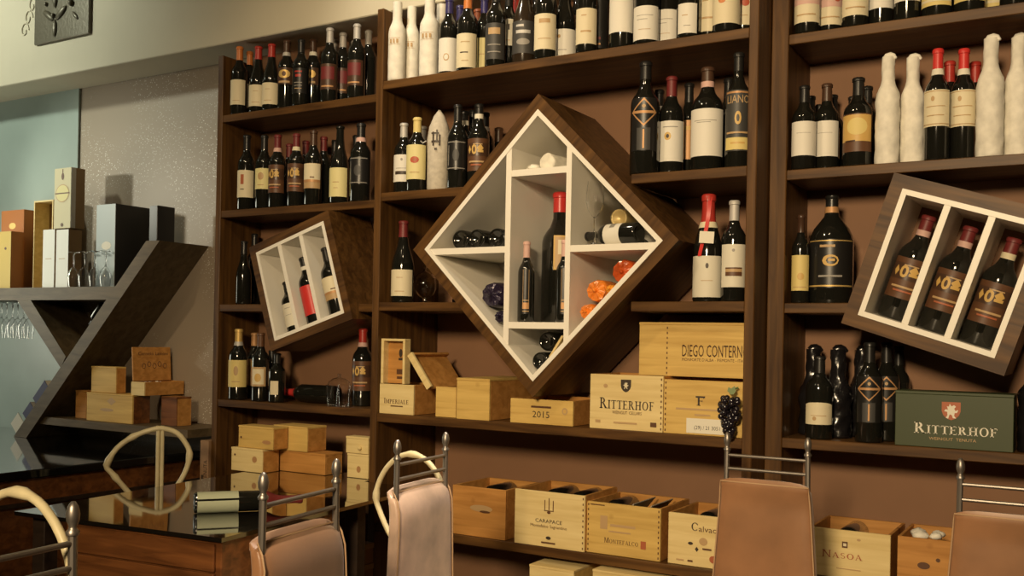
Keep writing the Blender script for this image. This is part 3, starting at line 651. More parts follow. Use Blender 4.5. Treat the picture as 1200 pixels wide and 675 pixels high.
standing(r, g, 440, 3.09, ZS['D'], [
 (279, 'gold-capped bottle, wide golden label', dict(cap='goldfoil', neck='silver', lab='goldcream', H=.305, R=.041)),
 (297.5, '<dark bottle with tan label', dict(cap='copper', lab='tallgold', H=.29)),
 (305, 'brown-capped bottle with small picture label', dict(cap='brown', lab='picture', H=.29, R=.037, Y=3.075)),
 (318.5, 'short dark bottle, thin cream label', dict(lab='strip', H=.215, R=.036, cap='black')),
 (331, 'short dark bottle, small cream label', dict(lab='smallstrip', H=.205, R=.036, cap='black', Y=3.085)),
 (424.5, 'red-capped bottle, brown-gold label', dict(cap='red', neck='pink', lab='eyes', H=.315, R=.041, Y=3.165)),
], 3.19)
flush([(-3.305, -2.955), (-2.645, -2.375)], 3.043, 3.283)
def lying(label, group, p0, p1, **k):       # bottle base at p0, mouth towards p1 (radius R above support handled by caller)
    p0 = Vector(p0); ax = (Vector(p1)-p0).normalized(); face = k.pop('turn', 0)
    q = ax.to_track_quat('Z', 'Y').to_matrix().to_4x4()
    return Matrix.Translation(p0) @ q @ Matrix.Rotation(face, 4, 'Z')
p = at(392, 455, 3.16); p.z = ZS['D']+.0395; p1 = at(331, 455, 3.16); p1.z = ZS['D']+.0265
bottle('red-capped bottle lying on its side, fourth shelf of left bookcase', g, M=lying('', '', (p.x+.015, 3.155, p.z), (p.x-.3, 3.153, p.z)), cap='brightred', H=.30, R=.0385, z0=.72)

# middle bookcase
r = 'top shelf of middle bookcase'; g = 'wine bottles on the top shelf of the middle bookcase'
WM = [('r', 0, .52, 1.5, .004, 'tan'), ('r', 0, .44, 1.5, .004, 'tan'), ('r', -.4, .48, .25, .05, 'tan'), ('r', 0, .48, .2, .05, 'tan'), ('r', .4, .48, .25, .05, 'tan')]
standing(r, g, 55, 2.955, ZS['A'], [
 (464.5, 'white paper-wrapped bottle against the upright', dict(wrap=1, Y=2.94, mat=PAPER_W, R=.0322, jit=.012, twist=False, marks=WM, H=.300)),
 (482, 'white paper-wrapped bottle between two others', dict(wrap=1, Y=2.943, mat=PAPER_W, R=.0322, jit=.012, twist=False, marks=WM, H=.300)),
 (503, 'white paper-wrapped bottle beside blue-capped bottle', dict(wrap=1, Y=2.947, mat=PAPER_W, R=.0358, jit=.012, twist=False, marks=WM, H=.305)),
 (517, '<white paper-wrapped bottle', dict(wrap=1, mat=PAPER_W, R=.036, jit=.012, twist=False, H=.30)),
 (526, 'blue-capped bottle, white emblem label', dict(cap='navy', lab='emblemwhite', H=.278)),
 (538.5, '<blue-capped bottle', dict(cap='navy', H=.275, R=.036)),
 (547.5, 'orange-capped bottle, cream label with dark word', dict(cap='orange', lab='yellowword', H=.28, R=.038)),
 (559.5, '<red-capped bottle', dict(cap='rust', H=.275, R=.036)),
 (567, 'blue-capped bottle, pale yellow label', dict(cap='navy', lab='yellowplain', H=.28, R=.034, Y=2.965)),
 (580.5, 'dark bottle with grey-brown label', dict(cap='black', lab='darkdesign', H=.285, R=.037)),
 (595.5, 'slim dark bottle, narrow ivory label', dict(cap='black', lab='narrow', H=.295, R=.036, Y=3.01)),
 (604, '<red-capped bottle', dict(cap='red', H=.29, R=.036)),
 (614, 'burgundy bottle with silver script', dict(kind='burgundy', lab='script', H=.31, R=.041, glass=GLASSB)),
 (628, '<dark bottle', dict(cap='black', H=.30, R=.036)),
 (639, 'dark bottle, cream label with brown heading', dict(cap='black', lab='creamtop', H=.30, R=.039)),
 (661, 'burgundy bottle, white label', dict(kind='burgundy', lab='whitelow', H=.30, R=.0425)),
 (676, '<dark bottle with brown label', dict(cap='black', lab='brownlabel', H=.30, R=.036, Y=3.02)),
 (687, 'slim dark bottle, plain cream label', dict(cap='black', lab='creamplain', H=.30, R=.036)),
 (701.5, 'dark bottle with black flag label', dict(cap='black', lab='blackflag', H=.30, R=.036)),
 (715, '<dark bottle', dict(cap='black', H=.30, R=.037, Y=3.02)),
 (728, 'dark bottle, tall plain white label', dict(cap='black', lab='whiteplain', H=.31, R=.041)),
 (744, '<dark bottle', dict(cap='black', H=.30, R=.036, Y=3.02)),
 (757, 'dark bottle, low white label', dict(cap='black', lab='whitelines', H=.29, R=.041)),
 (781, 'broad dark bottle, white label with lines', dict(cap='black', lab='whitelines', H=.30, R=.044)),
 (806, 'slim dark bottle, narrow white label', dict(cap='black', lab='narrowlow', H=.29, R=.037)),
 (817, '<dark bottle', dict(cap='black', H=.30, R=.036, Y=3.02)),
 (830, 'dark bottle, cream label', dict(cap='black', lab='creamplain', H=.31, R=.038, Y=2.965)),
 (850.5, 'dark bottle, cream label with orange seal', dict(cap='black', lab='seal', H=.31, R=.042)),
 (871, 'dark bottle, cream label with red seal', dict(cap='black', lab='redseal', H=.31, R=.038, Y=2.965)),
], 3.035)
flush([(-2.315, -.930)], 2.903, 3.283)
r = 'second shelf of middle bookcase'; g = 'wine bottles left of the diamond'
standing(r, g, 185, 2.965, ZS['B'], [
 (473, 'silver-capped bottle, white label with dark band', dict(cap='silver', lab='whiteband', H=.265, R=.036)),
 (488.5, 'yellow-capped bottle, yellow label with red seal', dict(cap='yellow', lab='yellowred', H=.275, R=.038, Y=2.955)),
 (495.5, '<silver-capped bottle', dict(cap='silver', H=.265, R=.035)),
], 3.05)
p = at(514, 185, 2.965); p.z = ZS['B']+.0006; CONE = p.copy()
t = thing('paper_wrapped_bottle', 'bottle in a pointed grey paper cone with black brushwork, second shelf of middle bookcase', 'wrapped bottle', p)
mb = MB(); n = 20; prof = [(.036, 0), (.041, .01), (.041, .12), (.043, .19), (.036, .235), (.020, .275), (.004, .297), (0, .298)]
mb.lathe(prof, SACK, 20); mb.build('paper_cone', t, True, 60)
mb = MB(); f = -.1
for (u, v, w, h) in ((-.010, .185, .006, .05), (.004, .195, .005, .045), (.014, .18, .006, .04), (0, .175, .035, .007), (-.003, .205, .03, .005), (0, .148, .010, .008)):
    patch(mb, .0450, u-w/2, u+w/2, v-h/2, v+h/2, col('ink'), 6)
o = mb.build('brushwork', t); o.rotation_euler.z = .35
mb = MB(); mb.tube([(-.043, -.02, .185), (-.052, -.028, .176), (-.058, -.034, .184)], .0025, col('silver'), 6); mb.build('tie', t)
for (x, Y, desc, k) in (
 (532, 2.965, 'tall dark bottle right of the grey paper cone', dict(cap='black', H=.305, R=.037, lab='blackframe')),
 (543.5, 2.99, 'white-necked bottle with brown-gold label left of the diamond', dict(cap='black', neck='offwhite', lab='eyes', H=.30, R=.040, z0=.86)),
 (560.5, 2.985, 'white-necked bottle half covered by the diamond edge', dict(cap='black', neck='offwhite', lab='eyes', H=.305, R=.039, z0=.86)),
 (568, 3.08, 'dark bottle behind the white-necked pair', dict(cap='black', neck='silver', H=.30, R=.036)),
 (553, 3.10, 'dark slim bottle between the white-necked pair, further back', dict(cap='black', H=.32, R=.034)),
 (584, 3.215, 'dark bottle nearest the diamond edge', dict(cap='dkbrown', H=.27, R=.038))):
    queue(desc, g, x, 185, Y, ZS['B'], face=.45, **k)
flush([(-2.315, -1.897)], 2.903, 3.283, [(CONE.x, CONE.y, .046)])
r = 'right end of middle bookcase'; g = 'wine bottles right of the diamond'
for (x, Y, desc, k) in (
 (752, 2.965, 'tall magnum with copper diamond label, right of the diamond unit', dict(H=.365, R=.047, lab='diamond', cap='black', z0=.84)),
 (772, 3.10, 'dark bottle half hidden behind the diamond-labelled magnum', dict(cap='black', neck='silver', H=.31)),
 (786.5, 2.97, 'dark bottle, white label with gold emblem, right of the magnum', dict(cap='wine', lab='whitegold', H=.325, R=.042)),
 (807, 3.10, 'dark bottle with copper label between two white-labelled bottles', dict(cap='black', lab='tallgold', H=.32)),
 (828.5, 2.965, 'broad dark bottle, large white label and pale neck band', dict(cap='dkbrown', neck='pink', lab='whitescript', H=.325, R=.050, z0=.84)),
 (853, 3.10, 'dark bottle behind the black-and-gold label', dict(cap='black', H=.32)),
 (864.5, 2.955, 'tall bottle with black-and-gold lettered label by the upright', dict(cap='black', lab='cult', H=.355, R=.038, z0=.84))):
    queue(desc, g, x, 150, Y, ZS['B'], face=.32, **k)
flush([(-1.337, -.930)], 2.903, 3.283)
g = 'bottles on the third shelf of the middle bookcase'
p = at(472, 320, 2.965); p.z = ZS['C']+.0006
bottle('red-capped burgundy bottle with cream label, alone left of the diamond on third shelf', g, loc=p, face=.35, kind='burgundy', cap='wine', lab='lowcream', H=.305, R=.042)
p = at(824.5, 310, 2.965); p.x = max(p.x, -1.069); p.z = ZS['C']+.0006
t = bottle('sparkling wine bottle with red neck foil and tied tag, right of the diamond', g, loc=p, face=.30, kind='champagne', cap='red', neck='cream', lab='champ', H=.335, R=.046, z0=.72, name='champagne_bottle')
pr = profile('champagne', .335, .046); mb = MB(); vs = []; N = 14
for i in range(N+1):
    z = .325-.185*i/N; rr_ = rad_at(pr, min(z, .30))+.0035; a = -pi/2+.25-.75*i/N
    for da in (-.006/rr_, .006/rr_): vs.append((rr_*math.cos(a+da), rr_*math.sin(a+da), z))
mb.add(vs, [(2*i, 2*i+1, 2*i+3, 2*i+2) for i in range(N)], col('brightred', .4)); mb.build('ribbon', t)
MB().box(-.036, .008, -.055, -.0535, .178, .214, col('offwhite'), Matrix.Rotation(.06, 4, 'Y')).build('tag', t, False)
p = at(859.5, 310, 2.958); p.x = min(p.x, -.969); p.z = ZS['C']+.0006
bottle('silver-capped bottle with ivory estate label by the upright, third shelf of middle bookcase', g, loc=p, face=.35, cap='silver', lab='estate', H=.31, R=.038)

# right bookcase
r = 'top shelf of right bookcase'; g = 'wine bottles on the top shelf of the right bookcase'
standing(r, g, 20, 3.085, ZS['A'], [
 (943.5, 'dark bottle, red-and-cream label', dict(lab='redtop', H=.30, R=.0385, cap='black')),
 (972.5, 'dark bottle, red-and-cream label', dict(lab='redtop', H=.30, R=.0385, cap='black')),
 (1002, 'dark bottle, red-and-cream label', dict(lab='redtop', H=.30, R=.0385, cap='black')),
 (1032, 'dark bottle, high white label', dict(lab='whitehigh', H=.30, R=.037, cap='black')),
 (1063, 'dark bottle, high white label', dict(lab='whitehigh', H=.30, R=.037, cap='black')),
 (1098, 'dark bottle, yellow label', dict(lab='yellowhigh', H=.30, R=.042, cap='black')),
 (1136, 'dark bottle, yellow label', dict(lab='yellowhigh', H=.30, R=.042, cap='black')),
 (1163, '<dark bottle with yellow label', dict(lab='yellowhigh', H=.30, R=.037, cap='black')),
 (1188, 'plain dark bottle', dict(H=.30, R=.037, cap='black')),
], 3.17)
flush([(-.846, .59)], 3.029, 3.283)
r = 'second shelf of right bookcase'; g = 'wine bottles on the second shelf of the right bookcase'
standing(r, g, 140, 3.085, ZS['B'], [
 (941.5, 'dark bottle, plain white label', dict(lab='whitesquare', H=.26, R=.037, cap='black')),
 (951.5, '<short dark bottle', dict(H=.25, R=.034, cap='black')),
 (969.5, 'dark bottle, plain white label', dict(lab='whitesquare', H=.272, R=.038, cap='dkbrown')),
 (961, '<shortest plain dark bottle', dict(H=.24, R=.034, cap='black', Y=3.2)),
 (981, '<short dark bottle', dict(H=.255, R=.034, cap='black')),
 (988.5, '<tan-labelled short dark bottle', dict(lab='tallgold', H=.255, R=.034, cap='black', Y=3.2)),
 (1005.5, 'dark bottle, glowing golden landscape label', dict(lab='goldscape', H=.27, R=.042, cap='black')),
 (1016, '<dark bottle', dict(H=.265, R=.037, cap='black')),
 (1040, 'tissue-wrapped bottle', dict(wrap=1, H=.325, R=.034)),
 (1069, 'tissue-wrapped bottle', dict(wrap=1, H=.325, R=.034)),
 (1098, 'red-capped bottle, cream chateau label', dict(lab='chateau', cap='brightred', neck='offwhite', H=.325, R=.0352)),
 (1112, '<red-capped bottle', dict(cap='red', H=.31, R=.037)),
 (1128.5, 'red-capped bottle, cream chateau label', dict(lab='chateau', cap='brightred', neck='offwhite', H=.325, R=.0352)),
 (1142, '<red-capped bottle', dict(cap='red', H=.31, R=.037)),
 (1160, 'tissue-wrapped bottle', dict(wrap=1, H=.34, R=.036)),
 (1192.5, 'tissue-wrapped bottle cut by the picture edge', dict(wrap=1, H=.345, R=.036)),
], 3.18)
flush([(-.846, .59)], 3.029, 3.283)
g = 'bottles on the third shelf of the right bookcase'
queue('small slim bottle with yellow label beside the big round-shouldered bottle', g, 938, 310, 3.085, ZS['C'], face=.2, lab='slim', cap='dkbrown', H=.272, R=.027)
queue('big round-shouldered black-and-gold bottle left of the right tilted box', g, 974, 300, 3.115, ZS['C'], face=.2, kind='jeroboam', lab='emperor', cap='black', neck='copper', H=.335, R=.066, z0=.87)
flush([(-.846, -.646)], 3.029, 3.283)
g = 'dark bottles on the fourth shelf of the right bookcase'
GX = at(1049, 490, 3.035).x
for (x, Y, desc, k) in (
 (963.5, 3.075, 'front dark bottle with small arched cream label, right bookcase', dict(lab='arched', cap='black', H=.25, R=.040)),
 (1018, 3.085, 'dark bottle with faint copper diamond label, left of the green carton', dict(lab='diamond', cap='black', H=.295, R=.039)),
 (1041, 3.12, 'dark bottle with diamond label partly behind the green carton', dict(lab='diamond', cap='black', H=.295, R=.039))):
    queue(desc, g, x, 480, Y, ZS['D'], face=.2, **k)
g2 = 'bottles wrapped in black plastic'
for (x, Y, desc) in ((945, 3.19, 'leftmost bottle in black plastic, behind the arched label bottle'), (985.5, 3.13, 'bottle in black plastic left of the copper diamond label'), (1000, 3.22, 'bottle in black plastic at the back, behind the diamond label bottles')):
    queue(desc, g2, x, 480, Y, ZS['D'], face=.3, wrap=1, H=.275, R=.041, mat=BLK_PL, jit=.09, kind='burgundy')
flush([(-.846, GX-.002)], 3.029, 3.283)
p = at(1052, 480, 3.22); p.z = ZS['D']+.0006
bottle('plain dark bottle standing behind the corner of the green carton', g, loc=p, cap='black', H=.285, R=.036)
p = at(1214, 490, 3.09); p.z = ZS['D']+.0006
wrapped('black-wrapped tall bottle right of the green carton, cut by the picture edge', g2, Matrix.Translation(p), H=.26, R=.045, mat=BLK_PL, jit=.05, seed=5, twist=False)

# ------------------------------------------------------------------ bottles inside the tilted boxes
def in_box(bx, y0, k, y, label, group, **kw):
    tw = .034+.014 if bx is LBX else .037+.015
    g_ = bx['s']/2-tw; M = Matrix.Translation((bx['cx'], y0, bx['cz'])) @ Matrix.Rotation(-bx['a'], 4, 'Y') @ Matrix.Translation((k*g_*2/3*1.02+kw.pop('off', 0), y, -g_+.0006)) @ Matrix.Rotation(kw.pop('face', .4), 4, 'Z')
    bottle(label, group, M=M, **kw)
g = 'bottles in the left tilted box'
in_box(LBX, 3.0, -1, .060, 'dark bottle with ivory label in the left compartment of the left tilted box', g, lab='creamstrip', cap='black', H=.22, R=.036, kind='bordeaux')
in_box(LBX, 3.0, 0, .055, 'bottle with plain red label in the middle of the left tilted box', g, lab='redfull', cap='black', neck='white', H=.285, R=.040, z0=.84)
in_box(LBX, 3.0, 1, .058, 'bottle with cream landscape label in the right compartment of left tilted box', g, lab='landscape', cap='black', H=.285, R=.040)
g = 'magnums in the right tilted box'
for k, nm in ((-1, 'left'), (0, 'middle'), (1, 'right')):
    in_box(RBX, 2.975, k, .135, f'brown-labelled magnum in the {nm} compartment of the right tilted box', g, lab='eyes', cap='wine', neck='pink' if k < 1 else 'cream', H=.315, R=.0475, z0=.84, face=.15)

# ------------------------------------------------------------------ inside the diamond
def settle(p, r):
    p = Vector(p); lim = .4268-r*math.sqrt(2)-.002
    for _ in range(60):
        dx, dz = p.x-DC[0], p.z-DC[1]; ex_ = abs(dx)+abs(dz)-lim
        if ex_ > 0: p.x -= math.copysign(ex_/2+.0002, dx); p.z -= math.copysign(ex_/2+.0002, dz)
        for a, b in ((DIA['xa0'], DIA['xa1']), (DIA['xb0'], DIA['xb1'])):
            if p.x < (a+b)/2 and p.x > a-r-.001: p.x = a-r-.001
            if p.x > (a+b)/2 and p.x < b+r+.001: p.x = b+r+.001
        for (u0, u1, zt_) in ((-9, DIA['xa0'], DIA['zl']), (DIA['xb1'], 9, DIA['zr']), (DIA['xa1'], DIA['xb0'], DIA['zt']), (DIA['xa1'], DIA['xb0'], DIA['zb'])):
            if u0 < p.x < u1:
                if p.z > zt_-.011 and p.z < zt_+r+.0005: p.z = zt_+r+.0005
                if p.z < zt_-.011 and p.z > zt_-.0215-r-.001: p.z = zt_-.0225-r
    return p
g = 'bottles lying in the diamond'
for x, nm in ((533, 'left'), (558, 'middle'), (581.5, 'right')):
    p = at(x, 279, 2.90); p.z = DIA['zl']+.0355; p = settle(p, .0348)
    M = lying('', '', p, p+Vector((.0, 1, .0)))
    bottle(f"{nm} of three dark bottles lying base outwards in diamond's upper left compartment", g, M=M, H=.29, R=.0345, cap='black')
pz = DIA['zt']+.034
p = Vector((at(640, 185, 2.92).x, 2.925, pz))
wrapped("white paper-wrapped bottle lying at the top of the diamond", 'wrapped bottles in the diamond', lying('', '', p, p+Vector((.1, 1, 0))), H=.27, R=.031, mat=PAPER_T, twist=False, jit=.04, seed=3)
mb = MB(); p = Vector((at(624, 190, 2.90).x+.012, 2.89, DIA['zt']+.002))
t = thing('paper_scrap', "crumpled white paper beside the wrapped bottle at the diamond's top", 'paper', p)
mb.ball((0, 0, .011), .012, PAPER_T, 12, 8, None, (2.1, 1.6, .9), .12); mb.ball((-.018, .01, .008), .009, PAPER_T, 10, 7, None, (1.6, 1.6, .9), .12); mb.build('crumpled_sheet', t, True, 60)
zsh = DIA['zb']+.0006
p = at(609, 330, 2.90); p.z = zsh; p.x = max(p.x, DIA['xa1']+.030)
bottle('slim pink-capped bottle standing in the left of the diamond central compartment', 'slim bottles in the diamond', loc=p, face=.5, lab='minilabel', cap='pink', H=.272, R=.0285)
p = at(656, 330, 2.90); p.z = zsh; p.x = DIA['xb0']-.032
bottle('slim pink-capped bottle in front of the big red-capped one, inside the diamond', 'slim bottles in the diamond', loc=p, face=.5, lab='minilabel', cap='pink', H=.272, R=.0285)
p = Vector((at(655, 330, 3.05).x, 3.05, zsh))
bottle('huge red-capped bottle standing at the back of the diamond central compartment', 'bottles standing in the diamond', loc=p, face=.9, lab='goldpict', cap='brightred', H=.455, R=.062, z0=.845)
zz_ = DIA['zr']+.0365
p = Vector((min(at(764, 270, 2.89).x, DC[0]+.4268-abs(zz_+.037-DC[1])-.010), 2.89, zz_))
bottle("white-labelled bottle lying crosswise in the diamond's right compartment", g, M=lying('', '', p, p+Vector((-1, .22, 0)), turn=2.6), H=.212, R=.0345, lab='fullwhite', cap='black')
xg = at(727, 252, 3.03).x
bottle("dark bottle lying behind the white-labelled one in the diamond", g, M=lying('', '', (xg, 3.03, zz_), (xg, 4.0, zz_)), H=.21, R=.035, cap='black')
bottle("gold-ended bottle lying on top of the dark one in the diamond", g, M=lying('', '', (xg-.002, 3.02, zz_+.068), (xg-.002, 4.0, zz_+.068)), H=.22, R=.031, cap='black', glass=plain('gold_foil', (.55, .42, .18), .4, .3))
def foil_lump(label, group, p, r_, mat, sc=(1, 1, 1), ax=(0, 1, 0), ln=.2, seed=1):
    t = thing('foil_wrapped_bottle', label, 'wrapped bottle', M=lying('', '', p, Vector(p)+Vector(ax)))
    t['group'] = group
    rr = random.Random(seed); mb = MB(); n = 22; vs = []; fs = []
    prof = [(r_*.35, -.006), (r_*.80, 0), (r_, .015), (r_, ln*.5), (r_*.8, ln*.66), (r_*.45, ln*.8), (r_*.4, ln)]
    for j, (q, z) in enumerate(prof):
        for k in range(n):
            a = 2*pi*k/n; w = 1+rr.uniform(-.05, .05)
            vs.append((q*w*math.cos(a), q*w*math.sin(a), z+rr.uniform(-.003, .003)))
    for j in range(len(prof)-1):
        for k in range(n): fs.append((j*n+k, j*n+(k+1) % n, (j+1)*n+(k+1) % n, (j+1)*n+k))
    fs += [tuple(range(n))[::-1], tuple((len(prof)-1)*n+k for k in range(n))]
    mb.add(vs, fs, mat); mb.build('foil', t, True, 60)
    mb = MB(); n = 36; vs = []; fs = []; rings = 7
    for j in range(rings+1):
        q = r_*(.86*(1-j/rings)+.02); dome = -.006-.010*(j/rings)**1.5
        for k in range(n):
            a = 2*pi*k/n; vs.append((q*math.cos(a), q*math.sin(a), dome+(.0035*(1-.4*j/rings))*math.sin(9*a+seed+j*.35)+rr.uniform(-.0008, .0008)))
    for j in range(rings):
        for k in range(n): fs.append((j*n+k, (j+1)*n+k, (j+1)*n+(k+1) % n, j*n+(k+1) % n))
    mb.add(vs, fs, mat); mb.ball((0, 0, -.018), r_*.16, mat, 10, 6, None, (1, 1, 1.4), .15)
    mb.build('gathered_end', t, True, 60)
g = 'foil-wrapped bottles in the diamond'
def vbottom(x): return DC[1]-((DS-.072)-abs(x-DC[0]))     # height of the lower inner faces
def on_slope(xp, yp, Y, r_):                               # lump resting against the lower inner face or a divider
    return settle(at(xp, yp, Y), r_*1.07)
foil_lump('big purple foil-wrapped bottle in the diamond lower left compartment', g, on_slope(577, 346, 2.90, .044), .044, PURPLE, ax=(.0, 1, .0), seed=2)
foil_lump('small purple foil-wrapped bottle under the big purple one in the diamond', g, on_slope(584.5, 373.5, 2.885, .021), .021, PURPLE, ax=(.0, 1, .0), ln=.25, seed=3)
foil_lump('bright orange wrapped bottle in the diamond lower right compartment', g, on_slope(699.5, 341, 2.92, .037), .037, ORANGE, ax=(.0, 1, .0), seed=4)
foil_lump('lowest orange wrapped bottle, in the diamond lower right compartment', g, on_slope(691.5, 369, 2.895, .026), .026, ORANGE, ax=(.0, 1, 0), seed=5)
foil_lump('small light-orange wrapped bottle between the orange and red-orange ones', g, on_slope(716, 339, 2.885, .0155), .0155, ORANGE2, ax=(0, 1, 0), ln=.12, seed=6)
foil_lump('red-orange wrapped bottle highest in the diamond lower right compartment', g, on_slope(733, 321, 2.93, .040), .040, REDOR, ax=(.0, 1, 0), seed=7)
g = 'bottles lying in the diamond'
for x, y, r_, nm in ((630.5, 425.5, .030, 'lower'), (641, 400, .032, 'upper')):
    q = settle(at(x, y, 2.885 if nm == 'lower' else 2.90), r_)
    bottle(f"{nm} of two dark bottles lying base outwards at the diamond's bottom", g, M=lying('', '', q, q+Vector((.0, 1, 0))), H=.28, R=r_, cap='black')
t = thing('wood_wedge', "pale wooden slat leaning in the diamond's bottom compartment", 'wooden slat', M=Matrix.Translation(at(651.5, 406, 2.875)) @ Matrix.Rotation(rad(-57), 4, 'Y'))
MB().box(-.042, .042, 0, .12, -.004, .004, PINE_P, bev=.001).build('slat', t, False)

# ------------------------------------------------------------------ wooden crates
def crate(label, group, xa, xb, yb, yt, Y, z, depth, mat=PINE, side=None, open_top=True, lid=None, prints=(), nails=False, name='wooden_wine_crate', cat='wine crate', wt=.009, xlim=(-9, 9)):
    """front face seen between pixel columns xa..xb ; yt is the pixel row of its top left corner"""
    ym = (yb+yt)/2; X0 = max(at(xa, ym, Y).x, xlim[0]); X1 = min(at(xb, ym, Y).x, xlim[1])
    H = at(xa, yt, Y).z-z; w = X1-X0; side = side or mat  # a darker side wood puts the shade of the crate sides into colour
    t = thing(name, label, cat, (X0, Y, z+.0006), group)
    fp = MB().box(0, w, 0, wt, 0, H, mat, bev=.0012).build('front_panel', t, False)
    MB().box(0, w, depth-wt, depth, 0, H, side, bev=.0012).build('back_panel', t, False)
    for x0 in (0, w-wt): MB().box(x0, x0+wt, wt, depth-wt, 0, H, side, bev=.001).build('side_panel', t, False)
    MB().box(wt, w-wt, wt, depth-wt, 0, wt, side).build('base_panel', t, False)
    if not open_top: MB().box(-.001, w+.001, -.001, depth, H, H+.008, mat, bev=.001).build('lid', t, False)
    for pi_, pr in enumerate(prints):
        kind, u, v, pw, ph, c = pr[:6]; mb = MB()
        cx, cz = u*w, v*H; m = col(c, .7); yy = -.0006-.00025*pi_
        if kind in 'ts':
            vs, fs = text_mesh(pr[6]) if kind == 't' else serif_text(pr[6])
            mb.add([(cx+x*pw*w, yy, cz+y*ph*H) for x, y in vs], fs, m)
        elif kind == 'p': mb.add([(cx+x*pw*w, yy, cz+y*ph*H) for x, y in pr[6]], [tuple(range(len(pr[6])))], m)
        else:
            n = {'r': 4, 'e': 22, 'd': 4}[kind]; off = pi/4 if kind == 'r' else 0; q = math.sqrt(.5) if kind == 'r' else .5
            mb.add([(cx+pw*w*q*math.cos(off+2*pi*k/n), yy, cz+ph*H*q*math.sin(off+2*pi*k/n)) for k in range(n)], [tuple(range(n))], m)
        mb.build('lettering' if kind in 'ts' else 'crest' if kind == 'p' else 'sticker' if c == 'offwhite' else 'stamp', fp, False)
    for xx in {False: (), 1: (w-.006,), 2: (.006, w-.006), 3: (.006,), 4: (.265*w,)}[nails]:
        mb = MB()
        for k in range(10):
            zz = H*(.06+.88*k/9); mb.add([(xx-.0020, -.0006, zz-.0035), (xx+.0020, -.0006, zz-.0035), (xx+.0020, -.0006, zz+.0035), (xx-.0020, -.0006, zz+.0035)], [(0, 1, 2, 3)], col('brown'))
        mb.build('nail_row', fp, False)
    return t, X0, X1, H
SHIELD = [(-.5, .5), (.5, .5), (.5, 0), (.42, -.22), (.25, -.40), (0, -.5), (-.25, -.40), (-.42, -.22), (-.5, 0)]
LION = [(-.1, .5), (.02, .32), (.2, .42), (.34, .30), (.22, .18), (.30, .02), (.5, .1), (.42, -.1), (.25, -.12), (.22, -.3), (.36, -.48), (.12, -.45), (.05, -.25), (-.1, -.22), (-.2, -.5), (-.38, -.46), (-.25, -.28), (-.28, -.05), (-.5, -.02), (-.4, .12), (-.22, .1), (-.3, .32), (-.16, .3)]
g = 'wooden crates on the fourth shelf of the middle bookcase'; zD = ZS['D']
CR = {}
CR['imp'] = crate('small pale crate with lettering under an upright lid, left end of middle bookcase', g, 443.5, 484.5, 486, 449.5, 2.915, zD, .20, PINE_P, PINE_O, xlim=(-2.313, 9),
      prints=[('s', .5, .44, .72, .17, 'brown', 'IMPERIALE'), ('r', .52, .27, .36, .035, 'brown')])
# upright lid of that crate (open box lid standing on edge behind it)
p0 = at(435, 440, 2.96); X1 = at(520, 420, 3.0).x
def lid_tray(label, cat, group, M, w, h, d, mat, edge, marks=()):
    t = thing('crate_lid', label, cat, group=group, M=M)
    pan = MB().box(0, w, d-.006, d, 0, h, mat, bev=.001).build('lid_panel', t, False)
    e_ = MB().box(-.012, 0, 0, d, 0, h, edge, bev=.001); e_.box(w, w+.01, 0, d, 0, h, edge, bev=.001); e_.box(-.012, w+.01, 0, d, h, h+.009, edge, bev=.001); e_.build('rim', t, False)
    if marks:
        mb = MB()
        for (sh, u, v, a, b, c) in marks:
            n = 4 if sh == 'r' else 16; off = pi/4 if sh == 'r' else 0; s = .7071 if sh == 'r' else .5
            mb.add([(u*w+a*w*s*math.cos(off+2*pi*k/n), d-.0066, v*h+b*h*s*math.sin(off+2*pi*k/n)) for k in range(n)], [tuple(range(n))], col(c))
        mb.build('print', pan, False)
    return t
zl0 = at(443.5, 449.5, 2.915).z+.002; X0 = -2.300; X1 = at(474, 420, 2.93).x; hl = at(440, 396.5, 2.92).z-zl0
lid_tray('upright open crate lid with dark stamped marks above the small lettered crate', 'crate lid', g, Matrix.Translation((X0, 2.918, zl0)), X1-X0, hl-.009, .035, PINE_O, PINE_P,
         [('e', .66, .72, .18, .2, 'ink'), ('r', .66, .58, .22, .06, 'ink'), ('r', .66, .28, .40, .12, 'brown'), ('r', .66, .14, .36, .06, 'brown')])
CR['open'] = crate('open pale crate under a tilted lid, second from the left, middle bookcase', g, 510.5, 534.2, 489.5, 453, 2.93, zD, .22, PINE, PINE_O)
A = at(500, 457, 2.925); B = at(477, 417, 2.925); v = Vector((B.x-A.x, 0, B.z-A.z)); h_ = v.length; ang = math.atan2(v.x, v.z)
t = thing('crate_lid', 'tilted crate lid leaning on the open crates below the diamond', 'crate lid', group=g, M=Matrix.Translation(A) @ Matrix.Rotation(ang, 4, 'Y'))
MB().box(0, .024, 0, .012, 0, h_, PINE_P, bev=.001).build('lid_edge', t, False)
MB().box(.0, .006, .012, .24, 0, h_, PINE_O, bev=.001).build('lid_panel', t, False)
MB().box(.006, .022, .012, .24, h_-.010, h_, PINE_O, bev=.001).build('lid_rim', t, False)
crate('closed plain wooden crate left of the diamond tip, middle bookcase', g, 535, 573.5, 491.5, 445.5, 2.905, zD, .30, PINE_K, PINE_O, open_top=False)
crate('low flat crate stamped with a year, under the diamond tip', g, 598, 671.5, 494, 466.5, 2.91, zD, .25, PINE, PINE_O,
      prints=[('t', .50, .40, .27, .26, 'ink', '2015'), ('r', .50, .70, .32, .08, 'brown'), ('e', .875, .58, .09, .28, 'tan'), ('e', .875, .58, .05, .16, 'gold')])
